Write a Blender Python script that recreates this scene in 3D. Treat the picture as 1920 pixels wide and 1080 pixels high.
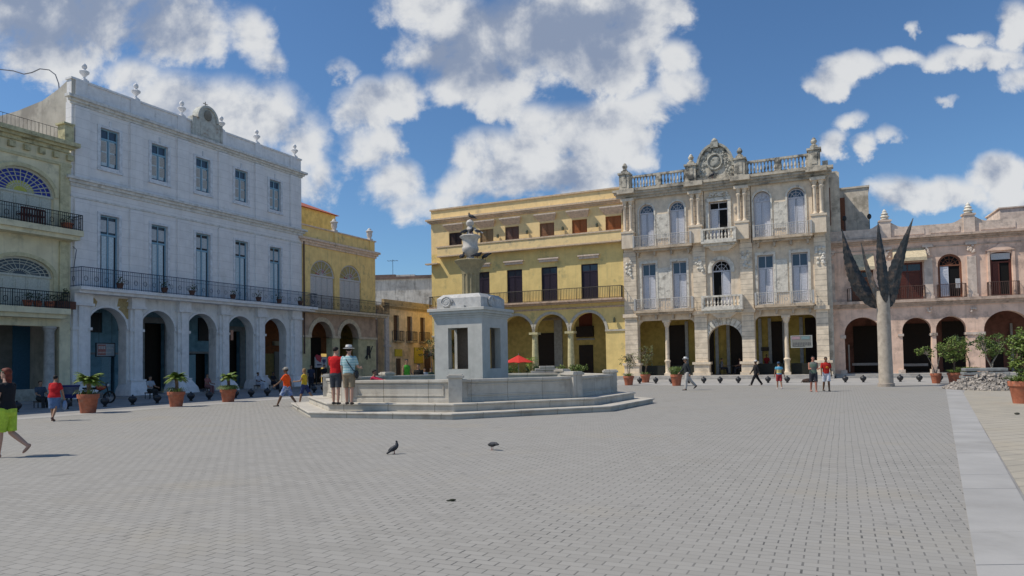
import bpy, bmesh, math, random
from mathutils import Vector, Matrix
PI=math.pi; R=math.radians
for o in list(bpy.data.objects): bpy.data.objects.remove(o)
S=bpy.context.scene; C=S.collection
# ---------------------------------------------------------------- camera
cam=bpy.data.cameras.new('camera'); co=bpy.data.objects.new('camera',cam); C.objects.link(co); S.camera=co
F_PX=1331.0; PITCH=0.0382; ROLL=0.0173; CY=626.8
cam.sensor_width=36; cam.sensor_fit='HORIZONTAL'; cam.lens=F_PX/1920*36
cam.shift_y=(CY-540)/1920; cam.clip_end=5000; cam.clip_start=.1
co.location=(0,0,1.72)
co.rotation_euler=(Matrix.Rotation(R(90)+PITCH,3,'X')@Matrix.Rotation(-ROLL,3,'Z')).to_euler()
S.render.resolution_x=1024; S.render.resolution_y=576
S.render.engine='CYCLES'
S.view_settings.view_transform='Standard'; S.view_settings.look='None'
S.view_settings.exposure=0.4; S.view_settings.gamma=1
# ---------------------------------------------------------------- sun
EL=R(53.5); SD=Vector((-math.cos(EL)*.9988,-math.cos(EL)*.08,math.sin(EL)))
sl=bpy.data.lights.new('sun','SUN'); sl.energy=3.1; sl.angle=R(.5); sl.color=(1,.925,.80)
so=bpy.data.objects.new('sun',sl); C.objects.link(so); so.rotation_euler=SD.to_track_quat('Z','Y').to_euler(); so.location=(-60,0,80)
# ---------------------------------------------------------------- world: Nishita sky and cumulus clouds
W=bpy.data.worlds.new('World'); S.world=W; W.use_nodes=True
nt=W.node_tree; N=nt.nodes; LK=nt.links; N.clear()
def nd(t,**k):
    n=N.new(t)
    for a,b in k.items(): setattr(n,a,b)
    return n
def mth(op,a,b=None,c=None,clamp=False):
    n=N.new('ShaderNodeMath'); n.operation=op; n.use_clamp=clamp
    for i,v in enumerate((a,b,c)):
        if v is None: continue
        if isinstance(v,(int,float)): n.inputs[i].default_value=v
        else: LK.new(v,n.inputs[i])
    return n.outputs[0]
sky=nd('ShaderNodeTexSky',sky_type='NISHITA',sun_disc=False,sun_elevation=EL,sun_rotation=R(-94.6),altitude=0,air_density=1.0,dust_density=.35,ozone_density=2.2)
tc=nd('ShaderNodeTexCoord'); sp=nd('ShaderNodeSeparateXYZ'); LK.new(tc.outputs['Generated'],sp.inputs[0])
yy=mth('MAXIMUM',mth('ABSOLUTE',sp.outputs[1]),.08)
X=mth('DIVIDE',sp.outputs[0],yy); Z=mth('DIVIDE',sp.outputs[2],yy)
cb=nd('ShaderNodeCombineXYZ'); LK.new(X,cb.inputs[0]); LK.new(Z,cb.inputs[1])
def noise(vec,scale,detail,rough,off=(0,0,0),dist=0):
    m=nd('ShaderNodeMapping'); m.inputs['Location'].default_value=off; LK.new(vec,m.inputs[0])
    n=nd('ShaderNodeTexNoise'); n.inputs['Scale'].default_value=scale; n.inputs['Detail'].default_value=detail
    n.inputs['Roughness'].default_value=rough; n.inputs['Distortion'].default_value=dist
    LK.new(m.outputs[0],n.inputs['Vector']); return n.outputs['Fac']
n1=noise(cb.outputs[0],10,10,.58,dist=.15)
n1b=noise(cb.outputs[0],10,7,.55,off=(.022,-.028,0),dist=.15)
n2=noise(cb.outputs[0],2.6,4,.5,off=(3,1,0))
# cumulus banks: (x, z, half width, half height, weight) on the tangent plane one unit north
BL=[(-0.643, 0.522, 0.27, 0.09, 1), (-0.68, 0.445, 0.105, 0.038, 0.8), (-0.474, 0.48, 0.098, 0.06, 0.9), (-0.371, 0.467, 0.041, 0.056, 0.9), (-0.36, 0.424, 0.045, 0.038, 0.8), (-0.543, 0.415, 0.06, 0.034, 0.9), (-0.497, 0.38, 0.09, 0.053, 1), (-0.421, 0.355, 0.113, 0.068, 1), (-0.345, 0.346, 0.09, 0.068, 1), (-0.292, 0.315, 0.06, 0.06, 0.9), (-0.269, 0.268, 0.038, 0.045, 0.8), (-0.315, 0.269, 0.068, 0.045, 0.8), (-0.192, 0.374, 0.047, 0.041, 0.9), (-0.223, 0.356, 0.034, 0.041, 0.8), (-0.15, 0.385, 0.038, 0.034, 0.8), (-0.208, 0.298, 0.045, 0.045, 0.9), (-0.178, 0.32, 0.03, 0.034, 0.7), (-0.167, 0.251, 0.047, 0.047, 0.9), (-0.141, 0.22, 0.053, 0.03, 0.8), (-0.088, 0.215, 0.045, 0.019, 0.5), (-0.23, 0.422, 0.021, 0.017, 0.45), (-0.122, 0.505, 0.068, 0.053, 0.9), (-0.069, 0.458, 0.098, 0.075, 1), (0.007, 0.448, 0.128, 0.09, 1), (0.084, 0.478, 0.128, 0.075, 1), (0.153, 0.5, 0.098, 0.053, 1), (-0.04, 0.395, 0.083, 0.045, 0.9), (-0.01, 0.367, 0.053, 0.034, 0.9), (0.129, 0.423, 0.09, 0.053, 1), (0.183, 0.469, 0.053, 0.045, 0.8), (0.222, 0.507, 0.045, 0.03, 0.8), (0.239, 0.421, 0.044, 0.039, 0.95), (0.246, 0.375, 0.051, 0.047, 0.95), (0.203, 0.348, 0.053, 0.038, 0.9), (0.15, 0.338, 0.068, 0.041, 0.95), (0.081, 0.312, 0.083, 0.053, 1), (0.036, 0.332, 0.045, 0.038, 0.9), (0.012, 0.279, 0.083, 0.056, 1), (-0.037, 0.295, 0.049, 0.045, 0.9), (-0.042, 0.249, 0.068, 0.041, 0.9), (-0.076, 0.23, 0.045, 0.026, 0.8), (0.08, 0.262, 0.083, 0.038, 0.9), (0.133, 0.292, 0.06, 0.034, 0.8), (0.495, 0.413, 0.071, 0.029, 0.85), (0.564, 0.423, 0.038, 0.021, 0.7), (0.44, 0.383, 0.036, 0.024, 0.75), (0.464, 0.394, 0.045, 0.026, 0.7), (0.492, 0.335, 0.034, 0.017, 0.5), (0.468, 0.309, 0.03, 0.019, 0.5), (0.521, 0.297, 0.032, 0.023, 0.8), (0.559, 0.306, 0.038, 0.018, 0.75), (0.67, 0.421, 0.083, 0.026, 0.8), (0.722, 0.467, 0.038, 0.045, 0.8), (0.656, 0.449, 0.03, 0.015, 0.5), (0.617, 0.414, 0.045, 0.017, 0.5), (0.722, 0.389, 0.03, 0.023, 0.5), (0.556, 0.231, 0.068, 0.034, 0.85), (0.624, 0.23, 0.083, 0.038, 0.95), (0.694, 0.259, 0.056, 0.045, 0.95), (0.715, 0.213, 0.068, 0.045, 1), (0.519, 0.243, 0.03, 0.015, 0.5), (0.626, 0.356, 0.021, 0.01, 0.5), (0.585, 0.471, 0.011, 0.014, 0.4), (-0.88, 0.503, 0.165, 0.113, 1), (0.313, 0.733, 0.376, 0.09, 0.9), (-0.266, 0.728, 0.225, 0.075, 0.9), (0.989, 0.385, 0.188, 0.075, 0.9)]
GL=[(-0.635, 0.522, 0.263, 0.083, 1), (-0.528, 0.473, 0.12, 0.045, 0.8), (0.046, 0.471, 0.158, 0.068, 1), (-0.039, 0.434, 0.09, 0.045, 0.8), (0.122, 0.446, 0.098, 0.045, 0.7), (0.011, 0.248, 0.083, 0.03, 0.4), (-0.398, 0.34, 0.083, 0.03, 0.35), (0.624, 0.207, 0.113, 0.026, 0.3)]
D=None
n3=noise(cb.outputs[0],5.5,6,.6,off=(7,3,0))
wx=mth('ADD',X,mth('MULTIPLY',mth('SUBTRACT',n3,.5),.13)); wz=mth('ADD',Z,mth('MULTIPLY',mth('SUBTRACT',n1,.5),.10))
for (bx,bz,rx,rz,w) in BL:
    rx*=1.0; rz*=1.02
    if .3<bx<.8 and bz>.05: rx*=.86; rz*=.8
    a=mth('MULTIPLY',mth('SUBTRACT',wx,bx),1/rx); b=mth('MULTIPLY',mth('SUBTRACT',wz,bz),1/rz)
    d=mth('MULTIPLY',mth('SUBTRACT',1.0,mth('ADD',mth('MULTIPLY',a,a),mth('MULTIPLY',b,b))),w)
    D=d if D is None else mth('SMOOTH_MAX',D,d,.3)
dens=mth('ADD',mth('ADD',D,mth('MULTIPLY',mth('SUBTRACT',n1,.5),3.0)),mth('MULTIPLY_ADD',mth('SUBTRACT',n2,.5),1.2,.06))
def sstep(v,a,b):
    n=nd('ShaderNodeMapRange',interpolation_type='SMOOTHSTEP'); n.inputs['From Min'].default_value=a; n.inputs['From Max'].default_value=b
    LK.new(v,n.inputs[0]); return n.outputs[0]
alpha=sstep(dens,-.08,.8)
Gd=None
for (bx,bz,rx,rz,w) in GL:
    a=mth('MULTIPLY',mth('SUBTRACT',wx,bx),1/rx); b=mth('MULTIPLY',mth('SUBTRACT',wz,bz),1/rz)
    d=mth('MULTIPLY',mth('SUBTRACT',1.0,mth('ADD',mth('MULTIPLY',a,a),mth('MULTIPLY',b,b))),w)
    Gd=d if Gd is None else mth('SMOOTH_MAX',Gd,d,.4)
core=sstep(mth('ADD',mth('ADD',Gd,mth('MULTIPLY',mth('SUBTRACT',n2,.5),1.6)),mth('MULTIPLY',mth('SUBTRACT',n3,.5),1.0)),-.7,1.2)  # grey shade of the thick banks, painted into the cloud colour
edge=sstep(dens,.3,1.7)
core=mth('ADD',mth('MULTIPLY',core,.85),mth('MULTIPLY',edge,.22))
relief=mth('MULTIPLY',mth('SUBTRACT',n1b,n1),-2.6)  # relief shading painted into the clouds by offset noise
br=mth('ADD',mth('MULTIPLY_ADD',core,-.66,.97),relief,clamp=False)
br=mth('MINIMUM',mth('MAXIMUM',br,.2),1.15)
cc=nd('ShaderNodeMix',data_type='RGBA'); cc.inputs['A'].default_value=(2.4,2.95,4.1,1); cc.inputs['B'].default_value=(6.9,7.0,7.1,1)
LK.new(sstep(br,.25,1.12),cc.inputs['Factor'])
mx=nd('ShaderNodeMix',data_type='RGBA'); LK.new(mth('MULTIPLY',alpha,.96),mx.inputs['Factor'])
hs=nd('ShaderNodeMix',data_type='RGBA',blend_type='MULTIPLY'); hs.inputs['Factor'].default_value=1; hs.inputs['B'].default_value=(.64,.87,1.06,1); LK.new(sky.outputs[0],hs.inputs['A']); LK.new(hs.outputs['Result'],mx.inputs['A']); LK.new(cc.outputs['Result'],mx.inputs['B'])
bg=nd('ShaderNodeBackground'); bg.inputs['Strength'].default_value=.08; LK.new(mx.outputs['Result'],bg.inputs[0])
wo=nd('ShaderNodeOutputWorld'); LK.new(bg.outputs[0],wo.inputs[0])
W.cycles.sampling_method='MANUAL'; W.cycles.sample_map_resolution=1024
# ---------------------------------------------------------------- materials
MATS={}
def mat(name,col,rough=.85,stain=None,amt=.0,ns=1.2,bump=.0,bs=25,metal=0,joint=None,jcol=.75,streak=0,spec=.3,mottle=.12,coord='Object',vj=None):
    """plaster, stone, metal or cloth: base colour with mottling, shaped stains, vertical streaks and course joints"""
    if name in MATS: return MATS[name]
    m=bpy.data.materials.new(name); m.use_nodes=True; t=m.node_tree; P=t.nodes['Principled BSDF']
    P.inputs['Roughness'].default_value=rough; P.inputs['Metallic'].default_value=metal
    P.inputs['Specular IOR Level'].default_value=spec
    L=t.links; nn=t.nodes.new
    tcn=nn('ShaderNodeTexCoord')
    def NZ(scale,detail,rg=.6,sc=(1,1,1)):
        mp=nn('ShaderNodeMapping'); mp.inputs['Scale'].default_value=sc; L.new(tcn.outputs[coord],mp.inputs[0])
        n=nn('ShaderNodeTexNoise'); n.inputs['Scale'].default_value=scale; n.inputs['Detail'].default_value=detail; n.inputs['Roughness'].default_value=rg
        L.new(mp.outputs[0],n.inputs['Vector']); return n.outputs['Fac']
    def ramp(v,a,b,c0=0,c1=1):
        r=nn('ShaderNodeMapRange'); r.interpolation_type='SMOOTHSTEP'
        for k,x in zip(('From Min','From Max','To Min','To Max'),(a,b,c0,c1)): r.inputs[k].default_value=x
        L.new(v,r.inputs[0]); return r.outputs[0]
    def mix(fac,a,b,mode='MIX'):
        x=nn('ShaderNodeMix'); x.data_type='RGBA'; x.blend_type=mode
        if isinstance(fac,(int,float)): x.inputs['Factor'].default_value=fac
        else: L.new(fac,x.inputs['Factor'])
        for k,v in (('A',a),('B',b)):
            if isinstance(v,tuple): x.inputs[k].default_value=v
            else: L.new(v,x.inputs[k])
        return x.outputs['Result']
    c=(*col,1)
    out=c
    if mottle:
        d=tuple(max(0,v*(1-mottle*1.6)) for v in col)+(1,); l=tuple(min(1,v*(1+mottle)) for v in col)+(1,)
        out=mix(ramp(NZ(ns*2.3,6),.3,.7),d,l)
    if stain is not None and amt>0:
        out=mix(ramp(NZ(ns,8,.68),.62-amt*.35,.72-amt*.2,0,min(1,.45+amt)),out,(*stain,1))
    if streak>0 and stain is not None:
        out=mix(ramp(NZ(1.4,6,.6,(3.0,3.0,.28)),.5,.72,0,streak),out,(*stain,1))
    h=None
    if joint:
        s=nn('ShaderNodeSeparateXYZ'); L.new(tcn.outputs[coord],s.inputs[0])
        a=nn('ShaderNodeMath'); a.operation='FRACT'; b=nn('ShaderNodeMath'); b.operation='DIVIDE'; b.inputs[1].default_value=joint
        L.new(s.outputs[2],b.inputs[0]); L.new(b.outputs[0],a.inputs[0])
        j=nn('ShaderNodeMath'); j.operation='LESS_THAN'; j.inputs[1].default_value=.035/joint; L.new(a.outputs[0],j.inputs[0])
        out=mix(j.outputs[0],out,(jcol,jcol,jcol,1),'MULTIPLY'); h=j.outputs[0]
    if vj:
        s=nn('ShaderNodeSeparateXYZ'); L.new(tcn.outputs[coord],s.inputs[0])
        q=nn('ShaderNodeMath'); q.operation='MULTIPLY_ADD'; q.inputs[1].default_value=.35; L.new(s.outputs[1],q.inputs[0]); L.new(s.outputs[0],q.inputs[2])
        b=nn('ShaderNodeMath'); b.operation='DIVIDE'; b.inputs[1].default_value=vj; L.new(q.outputs[0],b.inputs[0])
        a=nn('ShaderNodeMath'); a.operation='FRACT'; L.new(b.outputs[0],a.inputs[0])
        j=nn('ShaderNodeMath'); j.operation='LESS_THAN'; j.inputs[1].default_value=.022/vj; L.new(a.outputs[0],j.inputs[0])
        out=mix(j.outputs[0],out,(.55,.53,.5,1),'MULTIPLY')
    if isinstance(out,tuple): P.inputs['Base Color'].default_value=out
    else: L.new(out,P.inputs['Base Color'])
    if bump>0:
        bn=nn('ShaderNodeBump'); bn.inputs['Strength'].default_value=bump; bn.inputs['Distance'].default_value=.03
        L.new(NZ(bs,4),bn.inputs['Height']); L.new(bn.outputs[0],P.inputs['Normal'])
    MATS[name]=m; return m
def simple(name,col,rough=.6,metal=0,mottle=.1,**k): return mat(name,col,rough,metal=metal,mottle=mottle,ns=6,**k)
def glass(name,col=(.03,.035,.045)): return mat(name,col,.12,spec=.6,mottle=.0)
def pavers(name='grey_pavers',rot=24.9,bw=.235,bh=.115,ca=(.275,.263,.24,1),cb_=(.318,.305,.28,1),cc_=(.313,.30,.277,1),hd=.85,bd=.34,stain=(.15,.145,.135,1)):
    m=bpy.data.materials.new(name); m.use_nodes=True; t=m.node_tree; P=t.nodes['Principled BSDF']; L=t.links; nn=t.nodes.new
    P.inputs['Roughness'].default_value=.8; P.inputs['Specular IOR Level'].default_value=.25
    def M(op,a,b=None,c=None):
        n=nn('ShaderNodeMath'); n.operation=op
        for i,v in enumerate((a,b,c)):
            if v is None: continue
            if isinstance(v,(int,float)): n.inputs[i].default_value=v
            else: L.new(v,n.inputs[i])
        return n.outputs[0]
    tcn=nn('ShaderNodeTexCoord'); mp=nn('ShaderNodeMapping'); mp.inputs['Rotation'].default_value=(0,0,R(rot)); L.new(tcn.outputs['Object'],mp.inputs[0])
    nzd=nn('ShaderNodeTexNoise'); nzd.inputs['Scale'].default_value=.5; nzd.inputs['Detail'].default_value=2; L.new(mp.outputs[0],nzd.inputs['Vector'])
    s=nn('ShaderNodeSeparateXYZ'); L.new(mp.outputs[0],s.inputs[0])
    xx=M('MULTIPLY_ADD',M('SUBTRACT',nzd.outputs['Fac'],.5),.05,s.outputs[0]); yv=M('MULTIPLY_ADD',M('SUBTRACT',nzd.outputs['Fac'],.5),.05,s.outputs[1])
    row=M('DIVIDE',yv,bh); ri=M('FLOOR',row); rf=M('SUBTRACT',row,ri)
    colv=M('ADD',M('DIVIDE',xx,bw),M('MULTIPLY',M('MODULO',M('ABSOLUTE',ri),2.0),.5)); ci=M('FLOOR',colv); cf=M('SUBTRACT',colv,ci)
    cell=nn('ShaderNodeCombineXYZ'); L.new(ci,cell.inputs[0]); L.new(ri,cell.inputs[1])
    wn=nn('ShaderNodeTexWhiteNoise'); wn.noise_dimensions='2D'; L.new(cell.outputs[0],wn.inputs['Vector'])
    ed=M('MINIMUM',cf,M('SUBTRACT',1.0,cf)); er=M('MINIMUM',rf,M('SUBTRACT',1.0,rf))
    head=M('LESS_THAN',ed,M('MULTIPLY_ADD',wn.outputs['Value'],.026,.017)); bed=M('LESS_THAN',er,.07)
    def mix(fac,a,b,mode='MIX'):
        x=nn('ShaderNodeMix'); x.data_type='RGBA'; x.blend_type=mode
        if isinstance(fac,(int,float)): x.inputs['Factor'].default_value=fac
        else: L.new(fac,x.inputs['Factor'])
        for k,v in (('A',a),('B',b)):
            if isinstance(v,tuple): x.inputs[k].default_value=v
            else: L.new(v,x.inputs[k])
        return x.outputs['Result']
    def nz(sc,de,a,b,hi=1.0):
        n=nn('ShaderNodeTexNoise'); n.inputs['Scale'].default_value=sc; n.inputs['Detail'].default_value=de; n.inputs['Roughness'].default_value=.62; L.new(tcn.outputs['Object'],n.inputs['Vector'])
        r=nn('ShaderNodeMapRange'); r.interpolation_type='SMOOTHSTEP'; r.inputs['From Min'].default_value=a; r.inputs['From Max'].default_value=b; r.inputs['To Max'].default_value=hi; L.new(n.outputs['Fac'],r.inputs[0]); return r.outputs[0]
    base=mix(wn.outputs['Value'],ca,cb_)
    base=mix(nz(.16,6,.35,.65,.55),base,cc_)
    base=mix(nz(.35,7,.52,.72,.6),base,tuple(v*k for v,k in zip(cc_[:3],(1.04,.99,.88)))+(1,))
    base=mix(nz(1.7,8,.60,.72,.45),base,stain)
    wn2=nn('ShaderNodeTexNoise'); wn2.inputs['Scale'].default_value=1.1; wn2.inputs['Detail'].default_value=5; L.new(tcn.outputs['Object'],wn2.inputs['Vector']); vr=M('MULTIPLY_ADD',wn2.outputs['Fac'],2.4,-.62)
    vr=M('MINIMUM',M('MAXIMUM',vr,.5),1.0)
    base=mix(M('MULTIPLY',bed,M('MULTIPLY',vr,bd)),base,(.12,.118,.11,1)); base=mix(M('MULTIPLY',head,M('MULTIPLY',vr,hd)),base,(.05,.05,.05,1))
    L.new(base,P.inputs['Base Color'])
    b=nn('ShaderNodeBump'); b.inputs['Distance'].default_value=.012; b.inputs['Strength'].default_value=.6
    L.new(M('SUBTRACT',1.0,M('MAXIMUM',head,bed)),b.inputs['Height']); L.new(b.outputs[0],P.inputs['Normal'])
    return m
# ---------------------------------------------------------------- mesh building
class MB:
    def __init__(s): s.v=[]; s.f=[]; s.xf=None
    def add(s,vs,fs):
        n=len(s.v)
        if s.xf: vs=[s.xf@Vector(v) for v in vs]
        s.v+=[tuple(v) for v in vs]; s.f+=[tuple(i+n for i in f) for f in fs]; return s
    def box(s,x0,x1,y0,y1,z0,z1):
        return s.add([(x0,y0,z0),(x1,y0,z0),(x1,y1,z0),(x0,y1,z0),(x0,y0,z1),(x1,y0,z1),(x1,y1,z1),(x0,y1,z1)],
            [(0,3,2,1),(4,5,6,7),(0,1,5,4),(1,2,6,5),(2,3,7,6),(3,0,4,7)])
    def cbox(s,c,d,rz=0):
        x,y,z=c; a,b,e=d[0]/2,d[1]/2,d[2]/2; k=Matrix.Translation(Vector(c))@Matrix.Rotation(rz,4,'Z')
        vs=[k@Vector((i*a,j*b,l*e)) for l in(-1,1) for (i,j) in((-1,-1),(1,-1),(1,1),(-1,1))]
        return s.add(vs,[(0,3,2,1),(4,5,6,7),(0,1,5,4),(1,2,6,5),(2,3,7,6),(3,0,4,7)])
    def lathe(s,cx,cy,prof,n=16,z=0,sx=1,sy=1):
        vs=[];fs=[];m=len(prof)
        for (r,h) in prof:
            for i in range(n):
                a=2*PI*i/n; vs.append((cx+r*sx*math.cos(a),cy+r*sy*math.sin(a),z+h))
        for j in range(m-1):
            for i in range(n):
                k=(i+1)%n; fs.append((j*n+i,j*n+k,(j+1)*n+k,(j+1)*n+i))
        fs.append(tuple(range(n-1,-1,-1))); fs.append(tuple((m-1)*n+i for i in range(n)))
        return s.add(vs,fs)
    def tube(s,pts,r,n=6,cap=True):
        pts=[Vector(p) for p in pts]; rs=r if isinstance(r,(list,tuple)) else [r]*len(pts)
        vs=[];fs=[]; up=Vector((0,0,1)); prev=None
        for i,p in enumerate(pts):
            t=(pts[min(i+1,len(pts)-1)]-pts[max(i-1,0)]).normalized()
            a=t.cross(up if abs(t.z)<.9 else Vector((1,0,0))).normalized()
            if prev is not None: a=(prev-t*prev.dot(t)).normalized()
            prev=a; b=t.cross(a)
            for k in range(n):
                w=2*PI*k/n; vs.append(p+(a*math.cos(w)+b*math.sin(w))*rs[i])
        for i in range(len(pts)-1):
            for k in range(n):
                l=(k+1)%n; fs.append((i*n+k,i*n+l,(i+1)*n+l,(i+1)*n+k))
        if cap: fs.append(tuple(range(n-1,-1,-1))); fs.append(tuple((len(pts)-1)*n+k for k in range(n)))
        return s.add(vs,fs)
    def ell(s,c,r,n=12,m=8,rot=None):
        vs=[];fs=[]; c=Vector(c)
        for j in range(m+1):
            th=PI*j/m
            for i in range(n):
                a=2*PI*i/n; v=Vector((r[0]*math.sin(th)*math.cos(a),r[1]*math.sin(th)*math.sin(a),r[2]*math.cos(th)))
                if rot: v=rot@v
                vs.append(c+v)
        for j in range(m):
            for i in range(n):
                k=(i+1)%n; fs.append((j*n+i,(j+1)*n+i,(j+1)*n+k,j*n+k))
        return s.add(vs,fs)
    def prism(s,poly,y0,y1):
        """outline in x,z extruded along y"""
        n=len(poly); vs=[(x,y0,z) for x,z in poly]+[(x,y1,z) for x,z in poly]
        return s.add(vs,[tuple(range(n)),tuple(range(2*n-1,n-1,-1))]+[(i,i+n,(i+1)%n+n,(i+1)%n) for i in range(n)])
    def slab(s,poly,z0,z1):
        n=len(poly); vs=[(x,y,z0) for x,y in poly]+[(x,y,z1) for x,y in poly]
        return s.add(vs,[tuple(range(n-1,-1,-1)),tuple(range(n,2*n))]+[(i,(i+1)%n,(i+1)%n+n,i+n) for i in range(n)])
    def strip(s,A,B):
        """quads between two polylines of equal length"""
        n=len(A); return s.add(list(A)+list(B),[(i,i+1,n+i+1,n+i) for i in range(n-1)])
    def build(s,name,m,parent=None,smooth=False,ang=40,bevel=0):
        me=bpy.data.meshes.new(name); me.from_pydata(s.v,[],s.f); me.update()
        bm=bmesh.new(); bm.from_mesh(me); bmesh.ops.recalc_face_normals(bm,faces=bm.faces); bm.to_mesh(me); bm.free()
        if m: me.materials.append(m)
        if smooth: me.shade_smooth(); me.set_sharp_from_angle(angle=R(ang))
        o=bpy.data.objects.new(name,me); C.objects.link(o)
        if parent: o.parent=parent
        if bevel:
            b=o.modifiers.new('bevel','BEVEL'); b.width=bevel; b.segments=2; b.limit_method='ANGLE'
        return o
def tag(o,label,cat,group=None):
    o['label']=label; o['category']=cat
    if group: o['group']=group
    return o
def thing(name,label,cat,loc=(0,0,0),rz=0,group=None):
    o=bpy.data.objects.new(name,None); C.objects.link(o); o.location=loc; o.rotation_euler=(0,0,rz); o.empty_display_size=.3
    return tag(o,label,cat,group)
def kids(o): return [c for c in bpy.data.objects if c.parent==o]
def copy_tree(o,parent=None,loc=None,rz=None,depth=0,**kw):
    c=o.copy(); C.objects.link(c); c.parent=parent
    if loc is not None: c.location=loc
    if rz is not None: c.rotation_euler=(0,0,rz)
    for k,v in kw.items(): c[k]=v
    for ch in KIDS.get(o.name) or kids(o): copy_tree(ch,c)
    return c
KIDS={}
def arch_pts(c,w,zt,rise,n=18):
    if rise<=0: return [(c-w/2,zt),(c+w/2,zt)]
    zs=zt-rise; return [(c-w/2*math.cos(PI*i/n),zs+rise*math.sin(PI*i/n)) for i in range(n+1)]
def rc_pts(c,w,zt,r):
    """flat lintel with rounded corners"""
    L,Rr=c-w/2,c+w/2; n=5
    return [(L+r-r*math.cos(PI/2*i/n),zt-r+r*math.sin(PI/2*i/n)) for i in range(n+1)]+[(Rr-r+r*math.sin(PI/2*i/n),zt-r+r*math.cos(PI/2*i/n)) for i in range(n+1)]
def wall(mb,u0,u1,z0,z1,y,t,ops,back=True):
    """wall in the x,z plane from y to y+t with openings (c,w,zb,zt,rise[,'rc'])"""
    ops=sorted(ops,key=lambda o:o[0]); x=u0
    def both(q):
        mb.add([(a,y,b) for a,b in q],[tuple(range(len(q)))])
        if back: mb.add([(a,y+t,b) for a,b in q],[tuple(range(len(q)))[::-1]])
    for op in ops:
        c,w,zb,zt,rise=op[:5]; l,r=c-w/2,c+w/2
        if l>x+1e-4: both([(x,z0),(l,z0),(l,z1),(x,z1)])
        if zb>z0+1e-4: both([(l,z0),(r,z0),(r,zb),(l,zb)])
        top=rc_pts(c,w,zt,rise) if len(op)>5 else arch_pts(c,w,zt,rise)
        if z1>zt+1e-4:
            for (a,b),(a2,b2) in zip(top,top[1:]): both([(a,b),(a2,b2),(a2,z1),(a,z1)])
        path=[(l,zb)]+top+[(r,zb)]
        if zb>z0+1e-4: path.append((l,zb))
        mb.strip([(a,y,b) for a,b in path],[(a,y+t,b) for a,b in path])
        x=r
    if x<u1-1e-4: both([(x,z0),(u1,z0),(u1,z1),(x,z1)])
    mb.add([(u0,y,z0),(u0,y+t,z0),(u0,y+t,z1),(u0,y,z1)],[(0,1,2,3)]); mb.add([(u1,y,z0),(u1,y+t,z0),(u1,y+t,z1),(u1,y,z1)],[(0,1,2,3)])
    mb.add([(u0,y,z1),(u1,y,z1),(u1,y+t,z1),(u0,y+t,z1)],[(0,1,2,3)])
def ring(mb,c,w,zt,rise,wd,y0,y1,leg=0):
    """moulding round an arched opening"""
    a=arch_pts(c,w,zt,rise); b=arch_pts(c,w+2*wd,zt+wd,rise+wd)
    if leg: a=[(a[0][0],a[0][1]-leg)]+a+[(a[-1][0],a[-1][1]-leg)]; b=[(b[0][0],b[0][1]-leg)]+b+[(b[-1][0],b[-1][1]-leg)]
    A0=[(x,y0,z) for x,z in a];B0=[(x,y0,z) for x,z in b];A1=[(x,y1,z) for x,z in a];B1=[(x,y1,z) for x,z in b]
    mb.strip(A0,B0); mb.strip(B0,B1); mb.strip(A0,A1); mb.strip(A1,B1)
def cornice(mb,u0,u1,y,z,steps,ends=True):
    """stacked bands: steps=[(height, projection)...] from z up; y is the wall face"""
    for h,p in steps:
        e=p if ends else 0
        mb.box(u0-e,u1+e,y-p,y+.05,z,z+h); z+=h
def urn(mb,x,y,z,h,n=14):
    mb.lathe(x,y,[(.16,0),(.16,.06),(.07,.1),(.06,.2),(.13,.27),(.26,.42),(.27,.5),(.2,.54),(.1,.6),(.07,.66),(.12,.7),(.15,.78),(.14,.87),(.07,.95),(.02,1)] and [(r*h,q*h) for r,q in [(.16,0),(.16,.06),(.07,.1),(.06,.2),(.13,.27),(.26,.42),(.27,.5),(.2,.54),(.1,.6),(.07,.66),(.12,.7),(.15,.78),(.14,.87),(.07,.95),(.02,1)]],n,z)
def railing(mb,pts,z,h,step=.13,r=.011,deco=True,rail=.022):
    for (x0,y0),(x1,y1) in zip(pts,pts[1:]):
        L=math.hypot(x1-x0,y1-y0); n=max(1,int(L/step)); 
        for zz,rr in ((z+.06,rail*.7),(z+h,rail)): mb.tube([(x0,y0,zz),(x1,y1,zz)],rr,4)
        if deco: mb.tube([(x0,y0,z+h*.8),(x1,y1,z+h*.8)],rail*.5,4)
        for i in range(n+1):
            t=i/n; x=x0+(x1-x0)*t; y=y0+(y1-y0)*t
            big=(i%10==0)
            mb.tube([(x,y,z),(x,y,z+h)],r*(1.9 if big else 1),4,False)
            if deco and i%5==2 and i<n-1:
                dx=(x1-x0)/L;dy=(y1-y0)/L; c=[(x+dx*.1*math.cos(a),y+dy*.1*math.cos(a),z+h*.42+.14*math.sin(a)) for a in [k*PI/4 for k in range(9)]]
                mb.tube(c,r*1.1,4,False)
BAL=[(.5,0),(.5,.08),(.28,.12),(.34,.2),(.55,.34),(.42,.5),(.24,.68),(.24,.8),(.45,.88),(.45,1)]
def balustrade(mb,x0,x1,y,z,h,step=.24,n=8,thick=.22,piers=(0,1)):
    mb.box(x0,x1,y-thick/2,y+thick/2,z,z+.1*h); mb.box(x0-.02,x1+.02,y-thick*.6,y+thick*.6,z+h*.86,z+h)
    k=max(2,int((x1-x0)/step))
    for i in range(k):
        x=x0+(i+.5)*(x1-x0)/k; mb.lathe(x,y,[(a*.17,b*h*.76) for a,b in BAL],n,z+.1*h)
    for p in piers:
        x=x0 if p==0 else x1; mb.box(x-.1,x+.1,y-thick*.62,y+thick*.62,z,z+h+.004)
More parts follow.
